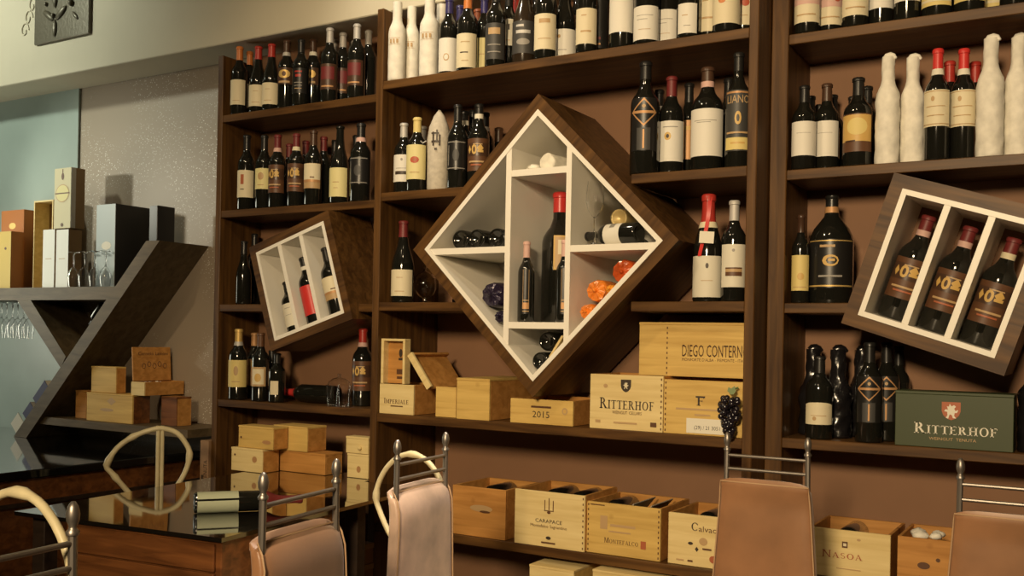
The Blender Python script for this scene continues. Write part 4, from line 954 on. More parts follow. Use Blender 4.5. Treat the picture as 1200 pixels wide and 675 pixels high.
crate('pale crate with shield crest and winery lettering, lower row right of the diamond', g, 691.3, 777, 501.5, 438, 2.912, zD, .22, PINE_P, PINE_O,
      prints=[('s', .51, .475, .74, .20, 'ink', 'RITTERHOF'), ('p', .50, .80, .14, .23, 'ink', SHIELD), ('p', .50, .81, .07, .13, 'cream', LION, 1), ('t', .52, .315, .40, .055, 'brown', 'WEINGUT  CELLARS'), ('e', .22, .79, .06, .07, 'tan'), ('r', .50, .13, .32, .03, 'tan'), ('r', .12, .14, .07, .05, 'tan'), ('r', .88, .13, .08, .08, 'brown')], nails=1)
crate('yellow crate with white sticker and a small initial, right of the shield crate', g, 777.8, 890, 506.5, 444.5, 2.915, zD, .22, PINE, PINE_O, xlim=(-9, -.9315),
      prints=[('s', .47, .62, .09, .16, 'ink', 'F'), ('r', .47, .70, .12, .03, 'ink'), ('r', .47, .47, .62, .035, 'tan'), ('r', .50, .37, .2, .03, 'tan'), ('r', .56, .17, .52, .27, 'offwhite', 1), ('t', .56, .13, .32, .09, 'ink', '(29) / 21 3051', )], nails=3)
t_, cx0, cx1, ch = crate('large crate lettered in dark capitals on top of the lower crates', g, 749, 892, 438, 380.5, 2.965, at(777, 444, 2.915).z+.007, .26, PINE, PINE_O, open_top=False, xlim=(-9, -.9315),
      prints=[('t', .70, .505, .59, .23, 'dkbrown', 'DIEGO CONTERNO'), ('t', .70, .335, .59, .06, 'brown', 'MONFORTE D\'ALBA - PIEMONTE - ITALIA')], nails=4)
def in_crate(cr, Y, depth, frac, label, R=.034, drop=.004):
    t, X0, X1, H = cr; x = X0+.010+R+frac*(X1-X0-.020-2*R); z = t.location.z+H-R-drop
    bottle(label, 'bottles lying in the open crates', M=lying('', '', (x, Y+depth-.014, z), (x, Y+.014, z)), H=depth-.03, R=R, cap='black')
in_crate(CR['imp'], 2.915, .085, .35, 'dark bottle lying inside the small lettered crate', .033, .002)
in_crate(CR['open'], 2.93, .22, .6, 'dark bottle lying in the open crate under the tilted lid', .028, .006)

g = 'wooden crates on the fifth shelf of the middle bookcase'; zE = ZS['E']
CR['h'] = crate('brown-orange crate behind the rose satin chair, fifth shelf', g, 530, 592.5, 629, 568, 2.912, zE, .24, PINE_O, PINE_O, prints=[('e', .55, .58, .42, .14, 'tan'), ('e', .62, .52, .2, .05, 'brown', 1)])
CR['i'] = crate('pale crate with a crest and three lines of lettering, fifth shelf', g, 603, 685.2, 637.5, 572.5, 2.905, zE, .25, PINE_P, PINE_O,
      prints=[('r', .44, .76, .012, .18, 'brown'), ('r', .50, .78, .012, .22, 'brown'), ('r', .56, .76, .012, .18, 'brown'), ('r', .50, .66, .14, .015, 'brown'), ('e', .50, .63, .05, .05, 'brown'), ('t', .50, .47, .38, .065, 'ink', 'CARAPACE'), ('t', .50, .37, .52, .07, 'brown', 'Montefalco Sagrantino'), ('e', .50, .17, .07, .06, 'ink'), ('r', .50, .08, .2, .03, 'brown')], nails=1)
CR['j'] = crate('knotty yellow crate with faded panel and serif lettering, fifth shelf', g, 687.5, 774, 646.5, 587, 2.92, zE, .25, PINE_K, PINE_O,
      prints=[('s', .48, .28, .46, .10, 'brown', 'MONTEFALCO'), ('r', .24, .62, .10, .26, 'tan'), ('r', .50, .58, .34, .05, 'tan'), ('r', .46, .46, .3, .03, 'tan'), ('r', .78, .27, .07, .15, 'rust'), ('r', .15, .95, .2, .02, 'brown')], nails=2)
CR['k'] = crate('yellow crate with script lettering and small figures, left of the orange chair', g, 783, 858, 657.5, 600, 2.925, zE, .25, PINE_P, PINE_O,
      prints=[('s', .42, .77, .10, .16, 'ink', 'C'), ('t', .62, .74, .27, .11, 'brown', 'alvac'), ('e', .56, .50, .13, .15, 'tan'), ('e', .36, .44, .08, .06, 'ink'), ('d', .46, .34, .06, .10, 'ink'), ('r', .62, .36, .14, .035, 'brown'), ('e', .72, .18, .12, .14, 'rust'), ('r', .2, .10, .12, .03, 'tan'), ('r', .36, .10, .08, .035, 'brown')])
g2 = 'wooden crates on the fifth shelf of the right bookcase'
CR['l'] = crate('pale crate with stamped capitals between the two orange chairs', g2, 948, 1043.5, 668, 617, 3.04, zE, .24, PINE_P, PINE_O,
      prints=[('s', .42, .48, .50, .15, 'rust', 'NASOA'), ('r', .45, .70, .07, .13, 'brown'), ('r', .45, .70, .04, .06, 'cream', 1), ('e', .62, .83, .05, .05, 'tan'), ('r', .5, .2, .3, .02, 'tan')])
crate('orange-brown crate with crumpled tissue, left of the rightmost chair', g2, 1051.5, 1140, 677, 628, 3.045, zE, .24, PINE_O, PINE_O, prints=[('e', .36, .46, .17, .14, 'brown'), ('e', .55, .60, .06, .08, 'brown'), ('t', .5, .2, .4, .12, 'rust', 'ILUNA')])
# contents of the lower crates
def tissue(label, group, p, s, mat=PAPER_T, n=5, seed=1):
    rr = random.Random(seed); t = thing('tissue_paper', label, 'tissue paper', p, group); mb = MB()
    for k in range(n): mb.ball((rr.uniform(-s, s), rr.uniform(-s*.6, s*.6), rr.uniform(0, s*.25)), s*rr.uniform(.45, .7), mat, 10, 7, None, (1, 1, .6), .16)
    mb.build('crumpled_sheet', t, True, 70)
q = at(1090, 628, 3.13); tissue('crumpled white tissue in the orange-brown crate by the rightmost chair', None, (q.x, 3.12, at(1090, 628, 3.045).z-.015), .035, seed=4)
q = at(770, 602, 3.0); tissue('scrap of white tissue at the corner of the knotty yellow crate', None, (at(766, 598, 2.95).x, 2.955, at(768, 600, 2.92).z-.006), .014, seed=5)
for key, Yc, dp, fr, nm in (('h', 2.912, .24, .45, 'brown-orange crate behind the rose chair'), ('i', 2.905, .25, .3, 'crested pale crate, left-hand one'), ('i', 2.905, .25, .85, 'crested pale crate, right-hand one'), ('j', 2.92, .25, .05, 'knotty yellow crate'), ('k', 2.925, .25, .4, 'yellow crate with script'), ('l', 3.04, .24, .35, 'pale crate between the orange chairs')):
    in_crate(CR[key], Yc, dp, fr, f'dark bottle lying in the {nm}')
# grey folded card flaps showing above the knotty crate
ct, cx0, cx1, ch_ = CR['j']
for k in range(2):
    xx = cx0+(cx1-cx0)*(.50, .74)[k]
    t = thing('card_divider', ['left', 'right'][k]+' slanting grey card divider in the knotty yellow crate', 'card divider', M=Matrix.Translation((xx, 2.935, ct.location.z+ch_-.03)) @ Matrix.Rotation(rad(40), 4, 'Y'))
    MB().box(0, .003, 0, .18, -.02, .045, plain('grey_card', (.36, .33, .27), .8)).build('card', t, False)
# crates on the bottom shelf, tops just in view
g = 'wooden crates on the bottom shelf of the middle bookcase'; zG = ZS['G']
crate('pale crate on the bottom shelf below the crested crate', g, 620, 672, 720, 664, 2.85, zG, .30, PINE_P, PINE, open_top=False)
crate('pale crate on the bottom shelf below the script crate', g, 694, 800, 730, 670, 2.86, zG, .30, PINE_P, PINE, open_top=False)

# green carton
zt = at(1049, 460.6, 3.06).z
t, X0, X1, H = crate('dark green carton with red crest and cream lettering, fourth shelf of right bookcase', None, 1049, 1188, 522.5, 460.6, 3.035, zD, .11, col('bottlegreen', .5), col('bottlegreen', .5), open_top=False,
      prints=[('s', .52, .36, .70, .21, 'offwhite', 'RITTERHOF'), ('p', .485, .70, .16, .34, 'rust', SHIELD), ('p', .485, .70, .12, .28, 'offwhite', LION, 1), ('t', .50, .17, .40, .055, 'tan', 'WEINGUT  TENUTA')], name='carton', cat='carton')

# artificial grapes hanging on the upright
q = at(856, 462, 2.885); t = thing('grape_bunch', 'bunch of black artificial grapes hanging by the upright above the orange chair', 'grapes', q)
mb = MB(); GR = plain('black_grape', (.012, .009, .014), .2, 0, .5)
for k in range(84):
    f = k/84; rr_ = (.026 if k % 3 else .014)*math.sin(pi*min(1, .25+f*.75))*(1.05-.45*f)+.004; a = R_.uniform(0, 2*pi)
    mb.ball((rr_*math.cos(a), rr_*math.sin(a)*.8-.008, -.012-.115*f), .0098, GR, 10, 7)
mb.build('grapes', t, True, 80)
MB().tube([(.004, 0, .0), (.008, .004, .015), (.02, .012, .02)], .003, col('green'), 6).build('stem', t)
mb = MB(); mb.add([(.004, -.010, .0), (-.005, -.014, .010), (-.002, -.014, .022), (.006, -.012, .018), (.016, -.010, .026), (.020, -.010, .010), (.012, -.010, .0)], [tuple(range(7))], plain('pale_leaf', (.20, .27, .12), .5)); mb.build('leaf', t)

# ------------------------------------------------------------------ glassware
def glass_item(name, label, cat, prof, group=None, loc=(0, 0, 0), flip=False, part='bowl', th=.0014, parts=None):
    M = Matrix.Translation(loc)
    if flip: M = M @ Matrix.Rotation(pi, 4, 'X')
    t = thing(name, label, cat, M=M, group=group)
    for nm, pr, solid in parts or [(part, prof, False)]:
        key = (nm, tuple(pr), solid)
        if key not in _cache:
            q = list(pr)
            if not solid: q = q+[(max(r_-th, 0), z+(th if z < .01 and r_ < .02 else 0)) for r_, z in reversed(pr)]
            _cache[key] = MB().lathe(q, CLEAR, 24).mesh(nm, True, 60)
        link(nm, _cache[key], t)
    return t
def wine_glass(label, loc, H=.20, R=.034, flip=False, group=None, floor_z=None):
    s = H/.20
    bowl = ((.003, .088*s), (.010, .092*s), (R*.75, .110*s), (R, .135*s), (R*.97, .155*s), (R*.80, H))
    stem = ((0, .008*s), (.0055, .008*s), (.0034, .014*s), (.003, .05*s), (.0034, .085*s), (.006, .0885*s), (0, .0886*s))
    foot = ((0, 0), (R*.95, 0), (R*.95, .0018), (.010, .006*s), (.004, .010*s), (0, .010*s))
    return glass_item('wine_glass', label, 'wine glass', None, group, loc, flip, parts=[('bowl', bowl, False), ('stem', stem, True), ('foot', foot, True)])
p = at(696.5, 281, 2.875); p.z = DIA['zr']+.0005
wine_glass('empty wine glass standing in the right upper compartment of the diamond', p, H=.205, R=.030)
# decanter on the left bookcase, third shelf
p = at(422, 330, 3.13); p.z = ZS['C']+.0006; p.x = -2.432
glass_item('decanter', 'clear round-bellied glass decanter right of the left tilted box', 'decanter', ((0, 0), (.045, 0), (.052, .012), (.050, .04), (.036, .075), (.018, .11), (.013, .145), (.017, .17)), loc=p, part='vessel', th=.002)
p = at(498, 330, 3.065); p.z = ZS['C']+.0006
t = glass_item('glass_jar', 'small lidded glass bowl on a foot beside the cream-labelled burgundy bottle', 'glass bowl', None, loc=p, parts=[
    ('bowl', ((.008, .022), (.032, .034), (.043, .058), (.044, .082), (.040, .095)), False), ('foot', ((0, 0), (.028, 0), (.028, .003), (.008, .010), (.007, .022), (0, .022)), True), ('lid', ((.042, .0965), (.030, .112), (.010, .122), (.004, .128), (.009, .136), (.006, .146), (0, .148)), False)])
p = Vector((-2.150, 3.22, ZS['C']+.0006))
wrapped('short bottle in black plastic right of the glass bowl, against the diamond', 'bottles wrapped in black plastic', Matrix.Translation(p), H=.17, R=.042, mat=BLK_PL, jit=.08, seed=9, twist=False)
g = 'small upturned glasses on the left bookcase'
for x, Y, nm in ((389.5, 3.07, 'left'), (403, 3.07, 'right')):
    p = at(x, 470, Y); p.z = ZS['D']+.0006
    glass_item('stemless_glass', f'{nm} of two small clear glasses standing by the lying bottle, left bookcase', 'glass', ((0, .002), (.020, 0), (.022, .012), (.024, .05), (.027, .085)), group=g, loc=p, part='vessel')
p = at(397, 470, 3.07); p.z = ZS['D']+.0865
glass_item('glass_bowl', 'shallow clear glass bowl resting upside down on the two small glasses', 'glass bowl', ((.046, 0), (.042, .014), (.026, .026), (.008, .030), (.004, .036), (.008, .044), (0, .046)), loc=p, part='vessel')
g = 'upturned wine glasses on the bar shelf'
ZU = .207
for i, (x, Y) in enumerate(((86, 3.031), (98.5, 3.031), (111, 3.031), (123.5, 3.031))):
    p = at(x, 320, Y); p.z = ZU+.0005+.17
    wine_glass(f"{ORD[i]} from left of the upturned wine glasses on the bar shelf", p, H=.17, R=.027, flip=True, group=g)
g = 'stemware hanging under the bar shelf'
for i, (x, Y) in enumerate(((2, 3.05), (15, 3.05), (28, 3.05), (8, 3.13), (21, 3.13), (34, 3.13))):
    p = at(x, 360, Y); p.z = .1435-.006
    wine_glass(f"{ORD[i % 3]} wine glass from left hanging in the {'front' if i < 3 else 'back'} row under the bar shelf", p, H=.185, R=.028, flip=True, group=g)

# ------------------------------------------------------------------ bar corner at the left
BF = 3.0
def P2(x, y, Y=BF): q = at(x, y, Y); return (q.x, q.z)
t = thing('angular_bar_shelf', 'oak wall shelf of crossing diagonal boards above the bar counter', 'shelf', (0, 0, 0))
tr = P2(187, 281.8); tl = P2(171.3, 282.2); br = P2(47, 489); bl = P2(30.5, 490)
ZB = -.54
def ext(a, b, z): k = (z-a[1])/(b[1]-a[1]); return (a[0]+(b[0]-a[0])*k, z)
bR = ext(tr, br, ZB+.001); bL = ext(tl, bl, ZB+.001)
MB().prism([bR, tr, tl, bL], BF, YW-.001, BARW).build('long_brace', t, False)
s1 = P2(20, 353); s2 = P2(36, 353); s3 = P2(77, 418); s4 = P2(71, 431)
MB().prism([s4, s3, (s2[0], .1445), (s1[0], .1445)], BF, YW-.014, BARW).build('short_brace', t, False)
xu = ext(tl, bl, .207)[0]; xv = ext(tl, bl, .1455)[0]
MB().prism([(xl+.01, .145), (xv-.0005, .145), (xu-.0005, .207), (xl+.01, .207)], BF, YW-.014, BARW).build('upper_shelf', t, False)
xw = ext(tr, br, -.430)[0]; xw2 = ext(tr, br, -.466)[0]
MB().prism([(xw2+.0005, -.466), (-3.46, -.466), (-3.46, -.430), (xw+.0005, -.430)], BF+.02, YW-.001, BARW).build('lower_shelf', t, False)
# counter
t = thing('bar_counter', 'long bar counter with glossy black top and reddish wood front, at the left', 'bar counter', (0, 0, 0))
MB().box(-5.9, -3.56, 1.0, YW-.02, ZF+.001, ZB-.035, TABW).build('cabinet', t, False)
MB().box(-5.92, -3.535, .98, YW-.02, ZB-.034, ZB, BLACK, bev=.004).build('worktop', t, False)
MB().box(-3.575, -3.545, 1.0, YW-.02, ZB-.14, ZB-.125, WAL_D).build('front_moulding', t, False)
# pamphlets and card lying against the brace
sl = math.atan2(tr[1]-br[1], tr[0]-br[0])
for (x, y, ln, dp, th, m, lb, nm, cat) in ((48, 464, .13, .10, .048, plain('navy_paper', (.035, .04, .12), .6), 'upper dark blue booklet lying on the sloping bar brace', 'booklet', 'booklet'),
                                  (31, 485, .085, .10, .048, plain('navy_paper', (.035, .04, .12), .6), 'lower dark blue booklet lying on the sloping bar brace', 'booklet', 'booklet'),
                                  (13, 501, .085, .12, .075, col('offwhite'), 'white card at the foot of the sloping bar brace', 'card', 'card')):
    q = at(x, y, BF+.03); zz = q.z; xx = ext(tl, bl, zz)[0]
    M = Matrix.Translation((xx, BF+.01, zz)) @ Matrix.Rotation(-sl, 4, 'Y')
    t = thing(nm, lb, cat, M=M)
    MB().box(-ln/2, ln/2, 0, dp if cat == 'booklet' else .004, .0008, th, m, bev=.001).build('cover', t, False)
    if cat == 'booklet': MB().box(-ln/2+.003, ln/2+.001, .002, dp+.001, .003, th-.003, col('offwhite')).build('pages', t, False)

# bottle lying in the V of the braces
a_ = at(108, 366, 3.10); b_ = at(74, 414, 3.10); ax = (b_-a_).normalized(); nrm = Vector((-ax.z, 0, ax.x))
if nrm.z < 0: nrm = -nrm
o0 = Vector((ext(tl, bl, .10)[0], 3.10, .10))
ldir = Vector((bl[0]-tl[0], 0, bl[1]-tl[1])).normalized(); ln_ = Vector((ldir.z, 0, -ldir.x))
if ln_.x > 0: ln_ = -ln_
base = o0+ln_*.0325
bottle('dark bottle with gold cap lying on the slope between the bar shelf braces', None, M=lying('', '', base, base+ldir), H=.24, R=.031, cap='goldfoil', lab='strip')
base2 = o0+ln_*.090+ldir*.06
a2 = at(84, 358, 3.12); b2 = at(92, 378, 3.12)
bottle('dark bottle leaning above the gold-capped one between the bar shelf braces', None, M=lying('', '', base2, base2+ldir), H=.135, R=.026, cap='black')

# cartons on the upper bar shelf
def carton(label, cat, xa, xb, yt, Y, depth, fm, sm, z=ZU, group=None, name='gift_carton', prints=(), strip=None, yb=335, xs=None):
    X0 = at(xa, (yt+yb)/2, Y).x; X1 = at(xb, (yt+yb)/2, Y).x; H = at((xa+xb)/2, yt, Y).z-z; w = X1-X0
    t = thing(name, label, cat, (X0, Y, z+.0006), group)
    b = MB(); b.box(0, w, .0015, depth, 0, H, sm, bev=.0012); b.build('carton_body', t, False)
    f = MB().box(.0008, w-.0008, 0, .0015, .0008, H-.0008, fm).build('front_face', t, False)
    if prints:
        mb = MB()
        for i_, (sh, u, v, a, bb, c) in enumerate(prints):
            n = 4 if sh == 'r' else 18; off = pi/4 if sh == 'r' else 0; s = .7071 if sh == 'r' else .5
            mb.add([(u*w+a*w*s*math.cos(off+2*pi*k/n), -.0006-.0003*i_, v*H+bb*H*s*math.sin(off+2*pi*k/n)) for k in range(n)], [tuple(range(n))], col(c))
        mb.build('print', f, False)
    return t, X0, X1, H
g = 'gift cartons on the bar shelf'
YEL = plain('yellow_card', (.62, .44, .10), .6); TANC = plain('tan_card', (.40, .27, .13), .6); ORC = plain('orange_card', (.46, .16, .04), .35, 0, .3)
WHC = plain('white_card', (.80, .80, .74), .5); CRC = plain('cream_card', (.60, .54, .33), .5); PBL = plain('pale_blue_card', (.34, .41, .42), .4); BLC = plain('black_card', (.012, .012, .013), .35)
carton('yellow-fronted carton with orange side at the left end of the bar shelf', 'carton', -8, 12.5, 271.5, 3.04, .075, YEL, ORC, group=g, prints=[('e', .7, .7, .12, .05, 'brown')])
carton('shiny orange tin carton behind the yellow-fronted one', 'carton', 1, 27.5, 246.5, 3.125, .10, ORC, ORC, group=g, prints=[('e', .5, .8, .3, .08, 'goldfoil')])
# open tan box
X0 = at(39, 285, 3.13).x; X1 = at(61.5, 285, 3.13).x; H = at(50, 235, 3.13).z-ZU
t = thing('open_wooden_case', 'tall open-fronted tan wooden case behind the white cartons', 'wooden case', (X0, 3.13, ZU+.0006), g); w = X1-X0
for x0, x1 in ((0, .008), (w-.008, w)): MB().box(x0, x1, 0, .09, 0, H, PINE_P).build('side_panel', t, False)
MB().box(.008, w-.008, 0, .09, H-.008, H, PINE_P).build('top_panel', t, False); MB().box(.008, w-.008, .082, .09, 0, H-.008, TANC).build('back_panel', t, False); MB().box(.008, w-.008, 0, .082, 0, .006, TANC).build('base_panel', t, False)
t, wx0, wx1, wh = carton('left white-fronted carton under the tall cream one', 'carton', 50, 63.8, 269, 3.066, .075, WHC, TANC, group=g, prints=[('r', .5, .5, .5, .01, 'tan')])
carton('right white-fronted carton under the tall cream one', 'carton', 65.5, 79.8, 269, 3.066, .075, WHC, TANC, group=g, prints=[('r', .5, .5, .5, .01, 'tan')])
ztop = ZU+wh+.0012
tc, tx0, tx1, th_ = carton('tall cream carton with bottle emblem standing on the white cartons', 'carton', 63.5, 83, 197, 3.068, .078, CRC, TANC, z=ztop, group=g, yb=268, prints=[('e', .5, .86, .16, .12, 'brown'), ('r', .5, .95, .05, .06, 'brown'), ('e', .5, .58, .8, .3, 'tan'), ('e', .5, .58, .74, .27, 'paleyellow'), ('r', .5, .58, .86, .02, 'brown'), ('e', .5, .06, .14, .06, 'brown')])
MB().box(tx1-tx0, tx1-tx0+.0012, .002, .026, .001, th_-.001, WHC).build('white_sleeve', tc, False)
t, _, _, h3 = carton('black gift carton with pale blue front on the bar shelf', 'carton', 112.5, 134.6, 239.5, 3.066, .200, PBL, BLC, group=g, prints=[('e', .55, .5, .5, .1, 'offwhite')])
carton('smaller black carton standing on top of the big diagonal brace', 'carton', 175, 184, 241, 3.05, .10, BLC, BLC, z=.4085, group=g, yb=284)

# boxes on the lower bar shelf
ZL = -.430; g = 'wooden boxes on the lower bar shelf'
crate('small orange wooden box at the left end of the lower bar shelf', g, 88.5, 101, 489.5, 459, 3.085, ZL, .07, PINE_O, PINE_O, open_top=False, wt=.006, name='wooden_box', cat='wooden box')
t, x0_, x1_, hA = crate('wide yellow wooden box in the lower row of the bar shelf', g, 101.5, 155, 495, 461.5, 3.04, ZL, .10, PINE, TABW, open_top=False, name='wooden_box', cat='wooden box', prints=[('d', .55, .78, .2, .3, 'tan'), ('e', .45, .45, .3, .12, 'tan')])
crate('small yellow wooden box standing on the wide yellow one', g, 107, 136, 462, 431, 3.05, ZL+hA+.0095, .055, PINE, PINE_O, open_top=False, wt=.006, name='wooden_box', cat='wooden box')
t, x0_, x1_, hB = crate('orange wooden box under the open case, lower bar shelf', g, 189, 207, 496, 466.5, 3.10, ZL, .085, TABW, PINE_O, open_top=False, wt=.006, name='wooden_box', cat='wooden box')
zc_ = ZL+hB+.0095
X0 = at(153.5, 456, 3.045).x; X1 = at(169, 456, 3.045).x; Hc = at(160, 447.5, 3.045).z-zc_; w = X1-X0; D_ = .228
t = thing('open_bottle_case', 'long orange wooden case standing open on the bar shelf boxes', 'wooden case', (X0, 3.045, zc_), g)
MB().box(0, w, 0, .007, 0, Hc, PINE_P, bev=.001).build('front_panel', t, False); MB().box(0, w, D_-.007, D_, 0, Hc, PINE_O).build('back_panel', t, False)
for x0 in (0, w-.006): MB().box(x0, x0+.006, .007, D_-.007, 0, Hc, PINE_O, bev=.001).build('side_panel', t, False)
MB().box(.006, w-.006, .007, D_-.007, 0, .006, PINE_O).build('base_panel', t, False)
lid = MB().box(-.004, .004, 0, D_-.012, 0, .158, PINE_O, Matrix.Translation((.012, 0, Hc+.002)) @ Matrix.Rotation(rad(-4), 4, 'Y'), bev=.001).build('lid', t, False)
mb = MB(); ML = Matrix.Translation((.012, 0, Hc+.002)) @ Matrix.Rotation(rad(-4), 4, 'Y')
vs, fs = text_mesh('Canneto Lamoni'); mb.add([(.0046, .115+x*.17, .128+y*.016) for x, y in vs], fs, col('brown'), ML)
for k in range(5): mb.tube([(.0048, .06+.03*k+.01*math.cos(q_), .07+.012*math.sin(q_)+.008*(k % 2)) for q_ in [2*pi*i/10 for i in range(10)]], .0011, col('brown'), 4, True, ML)
mb.build('engraving', lid, False)
tissue('white tissue inside the long open wooden case', None, (X0+w*.5, 3.10, zc_+Hc-.008), .016, seed=7); tissue('second tuft of tissue further back in the open wooden case', None, (X0+w*.5, 3.17, zc_+Hc-.008), .015, seed=8)

# brown carton beside the left bookcase
X0 = at(234.5, 530, 3.03).x; t = thing('tall_carton', 'tall narrow brown carton with dark lettering left of the left bookcase', 'carton', (X0, 3.03, ZF))
hh = -.470-ZF; w = min(at(251.5, 530, 3.03).x, -3.338)-X0
f = MB().box(0, w, 0, .07, .001, hh, plain('brown_card', (.33, .20, .11), .7), bev=.001).build('carton_body', t, False)
mb = MB(); vs, fs = text_mesh('TENUTA'); mb.add([(w*.66-y*.022, -.0006, hh-.13+x*.09) for x, y in vs], fs, col('ink')); mb.add([(w*.2, -.0006, hh-.175), (w*.42, -.0006, hh-.175), (w*.42, -.0006, hh-.15), (w*.2, -.0006, hh-.15)], [(0, 1, 2, 3)], col('ink')); mb.build('print', f, False)

# ------------------------------------------------------------------ table and what stands on it
ta = rad(6); TO = Vector((-2.77, 1.775, 0)); ZT = -.54
MT = Matrix.Translation((TO.x, TO.y, 0)) @ Matrix.Rotation(ta, 4, 'Z')
t = thing('glass_top_table', 'low wooden drawer table with dark reflective glass top in front of the left bookcase', 'table', M=MT @ Matrix.Translation((0, 0, ZF)))
LZ = -ZF
TW, TD = .785, 1.24
top = MB(); inv = (Matrix.Translation((TO.x, TO.y, 0)) @ Matrix.Rotation(ta, 4, 'Z')).inverted()
poly = [inv @ Vector((x, y, 0)) for x, y in ((-2.77, 1.775), (-1.99, 1.857), (-2.097, 2.882), (-2.352, 2.882), (-2.352, 3.025), (-2.902, 3.025))]
poly = [(p.x, p.y) for p in poly]; n = len(poly)
vs = [(x, y, ZT-.012+LZ) for x, y in poly]+[(x, y, ZT+LZ) for x, y in poly]
top.add(vs, [tuple(range(n))[::-1], tuple(range(n, 2*n))]+[(i, (i+1) % n, (i+1) % n+n, i+n) for i in range(n)], TOPG); top.build('glass_top', t, False)
MB().box(.20, TW-.012, .014, .52, .10, ZT-.013+LZ, TABW, bev=.003).build('cabinet', t, False)
for k, (za, zb) in enumerate(((ZT-.095, ZT-.020), (ZT-.19, ZT-.100))):
    d = MB().box(.215, TW-.03, .004, .014, za+LZ, zb+LZ, TABW, bev=.002).build('drawer', t, False)
for (x, y) in ((.03, .04), (.03, TD-.08), (.68, .72)):
    MB().box(x, x+.05, y, y+.05, 0, ZT-.013+LZ, WAL_D, bev=.002).build('leg', t, False)
MB().box(.20, .24, .02, .06, 0, .10, WAL_D).build('foot', t, False); MB().box(TW-.06, TW-.02, .02, .06, 0, .10, WAL_D).build('foot', t, False); MB().box(TW-.06, TW-.02, .45, .5, 0, .10, WAL_D).build('foot', t, False)
# lying bottle with pale label
a_ = atz(227, 590, ZT+.03); b_ = atz(303, 569, ZT+.03)
bottle('bottle with pale label lying on the reflective glass table', None, M=lying('', '', (a_.x, a_.y, ZT+.0318), (a_.x+.190, a_.y+.235, ZT+.0318), turn=1.2), H=.32, R=.031, lab='fullpale', cap='wine', z0=.62)
# boxes on the back of the table
g = 'small wooden boxes stacked on the glass table'
tb = ZT+.0005
t, a0, a1, h1 = crate('cream wooden box lowest left in the stack on the glass table', g, 271, 307.5, 556, 526, 2.80, tb, .09, PINE_P, PINE_O, open_top=False, wt=.006, name='wooden_box', cat='wooden box', prints=[('e', .75, .6, .15, .3, 'copper'), ('e', .12, .75, .06, .1, 'brown')])
crate('knotty cream wooden box on top at the left of the stack', g, 279.5, 320, 527, 500.5, 2.81, tb+h1+.009, .08, PINE_K, PINE_O, open_top=False, wt=.006, name='wooden_box', cat='wooden box', prints=[('e', .08, .5, .05, .12, 'brown'), ('e', .82, .35, .25, .2, 'copper')])
t, a0, a1, h2 = crate('orange wooden box lowest right in the stack on the glass table', g, 322, 381, 555, 529, 2.905, tb, .10, PINE_O, PINE_O, open_top=False, wt=.006, name='wooden_box', cat='wooden box')
crate('yellow wooden box on top at the right of the stack', g, 320.5, 360, 530, 500, 2.897, tb+h2+.0095, .11, PINE, PINE_O, open_top=False, wt=.006, name='wooden_box', cat='wooden box')
t, a0, a1, h3 = crate('lower of two cream boxes with knobs beside the middle bookcase', g, 407, 431.5, 553, 533.5, 2.93, tb, .05, PINE_P, PINE, open_top=False, wt=.006, name='wooden_box', cat='wooden box', prints=[('e', .55, .4, .2, .3, 'copper')])
t, a0, a1, h4 = crate('upper of two cream boxes with knobs beside the middle bookcase', g, 405.5, 431.5, 534, 513.5, 2.93, tb+h3+.0095, .05, PINE_P, PINE, open_top=False, wt=.006, name='wooden_box', cat='wooden box')
MB().ball(((a1-a0)*.66, -.006, h4*.4), .008, PINE_P, 12, 8).build('knob', t)
# cartons under the table end
g = 'brown cartons on the floor by the middle bookcase'
q0 = at(405, 655, 2.86).x; q1 = at(429.5, 655, 2.86).x; zt0 = at(420, 660, 2.86).z; zt1 = at(420, 636, 2.86).z
for z0, z1, nm in ((ZF+.001, zt0, 'lower'), (zt0+.001, zt1, 'upper')):
    t = thing('carton', f'{nm} of two brown cartons stacked on the floor beside the middle bookcase', 'carton', (q0-.08, 2.80, z0), g)
    MB().box(0, q1-q0+.08, 0, .10, 0, z1-z0, plain('brown_card', (.33, .20, .11), .7), bev=.0015).build('carton_body', t, False)
    MB().box(-.001, q1-q0+.081, -.001, .101, z1-z0-.02, z1-z0-.001, TANC).build('lid', t, False)

# ------------------------------------------------------------------ chairs
def hoop_pts(c, ux, uz, rx, rz, n=28, a0=0, a1=2*pi, kink=()):
    out = []
    for i in range(n+1 if a1-a0 < 2*pi-1e-6 else n):
        a = a0+(a1-a0)*i/n; out.append(Vector(c)+ux*(rx*math.cos(a))+uz*(rz*math.sin(a)))
    return out
EGG = [(-49, 4), (-38, 24), (-20, 38), (0, 46), (15, 48), (32, 42), (43, 28), (47, 16), (44, -2), (34, -22), (18, -38), (0, -44), (-16, -38), (-30, -22), (-43, -6)]
ARM = [(-1.0, .0), (-.93, .32), (-.70, .66), (-.38, .90), (0, 1.0), (.38, .93), (.70, .70), (.92, .38), (1.0, .02), (.90, -.34), (.66, -.66), (.34, -.88), (0, -.98), (-.34, -.90), (-.62, -.66), (-.90, -.24)]
def smooth_loop(P, sub=3, keep=()):
    out = []; n = len(P)
    for i in range(n):
        p0, p1, p2, p3 = P[i-1], P[i], P[(i+1) % n], P[(i+2) % n]
        for k in range(sub):
            t = k/sub
            out.append(tuple(.5*((2*b)+(-a+c)*t+(2*a-5*b+4*c-d)*t*t+(-a+3*b-3*c+d)*t**3) for a, b, c, d in zip(p0, p1, p2, p3)))
    return out
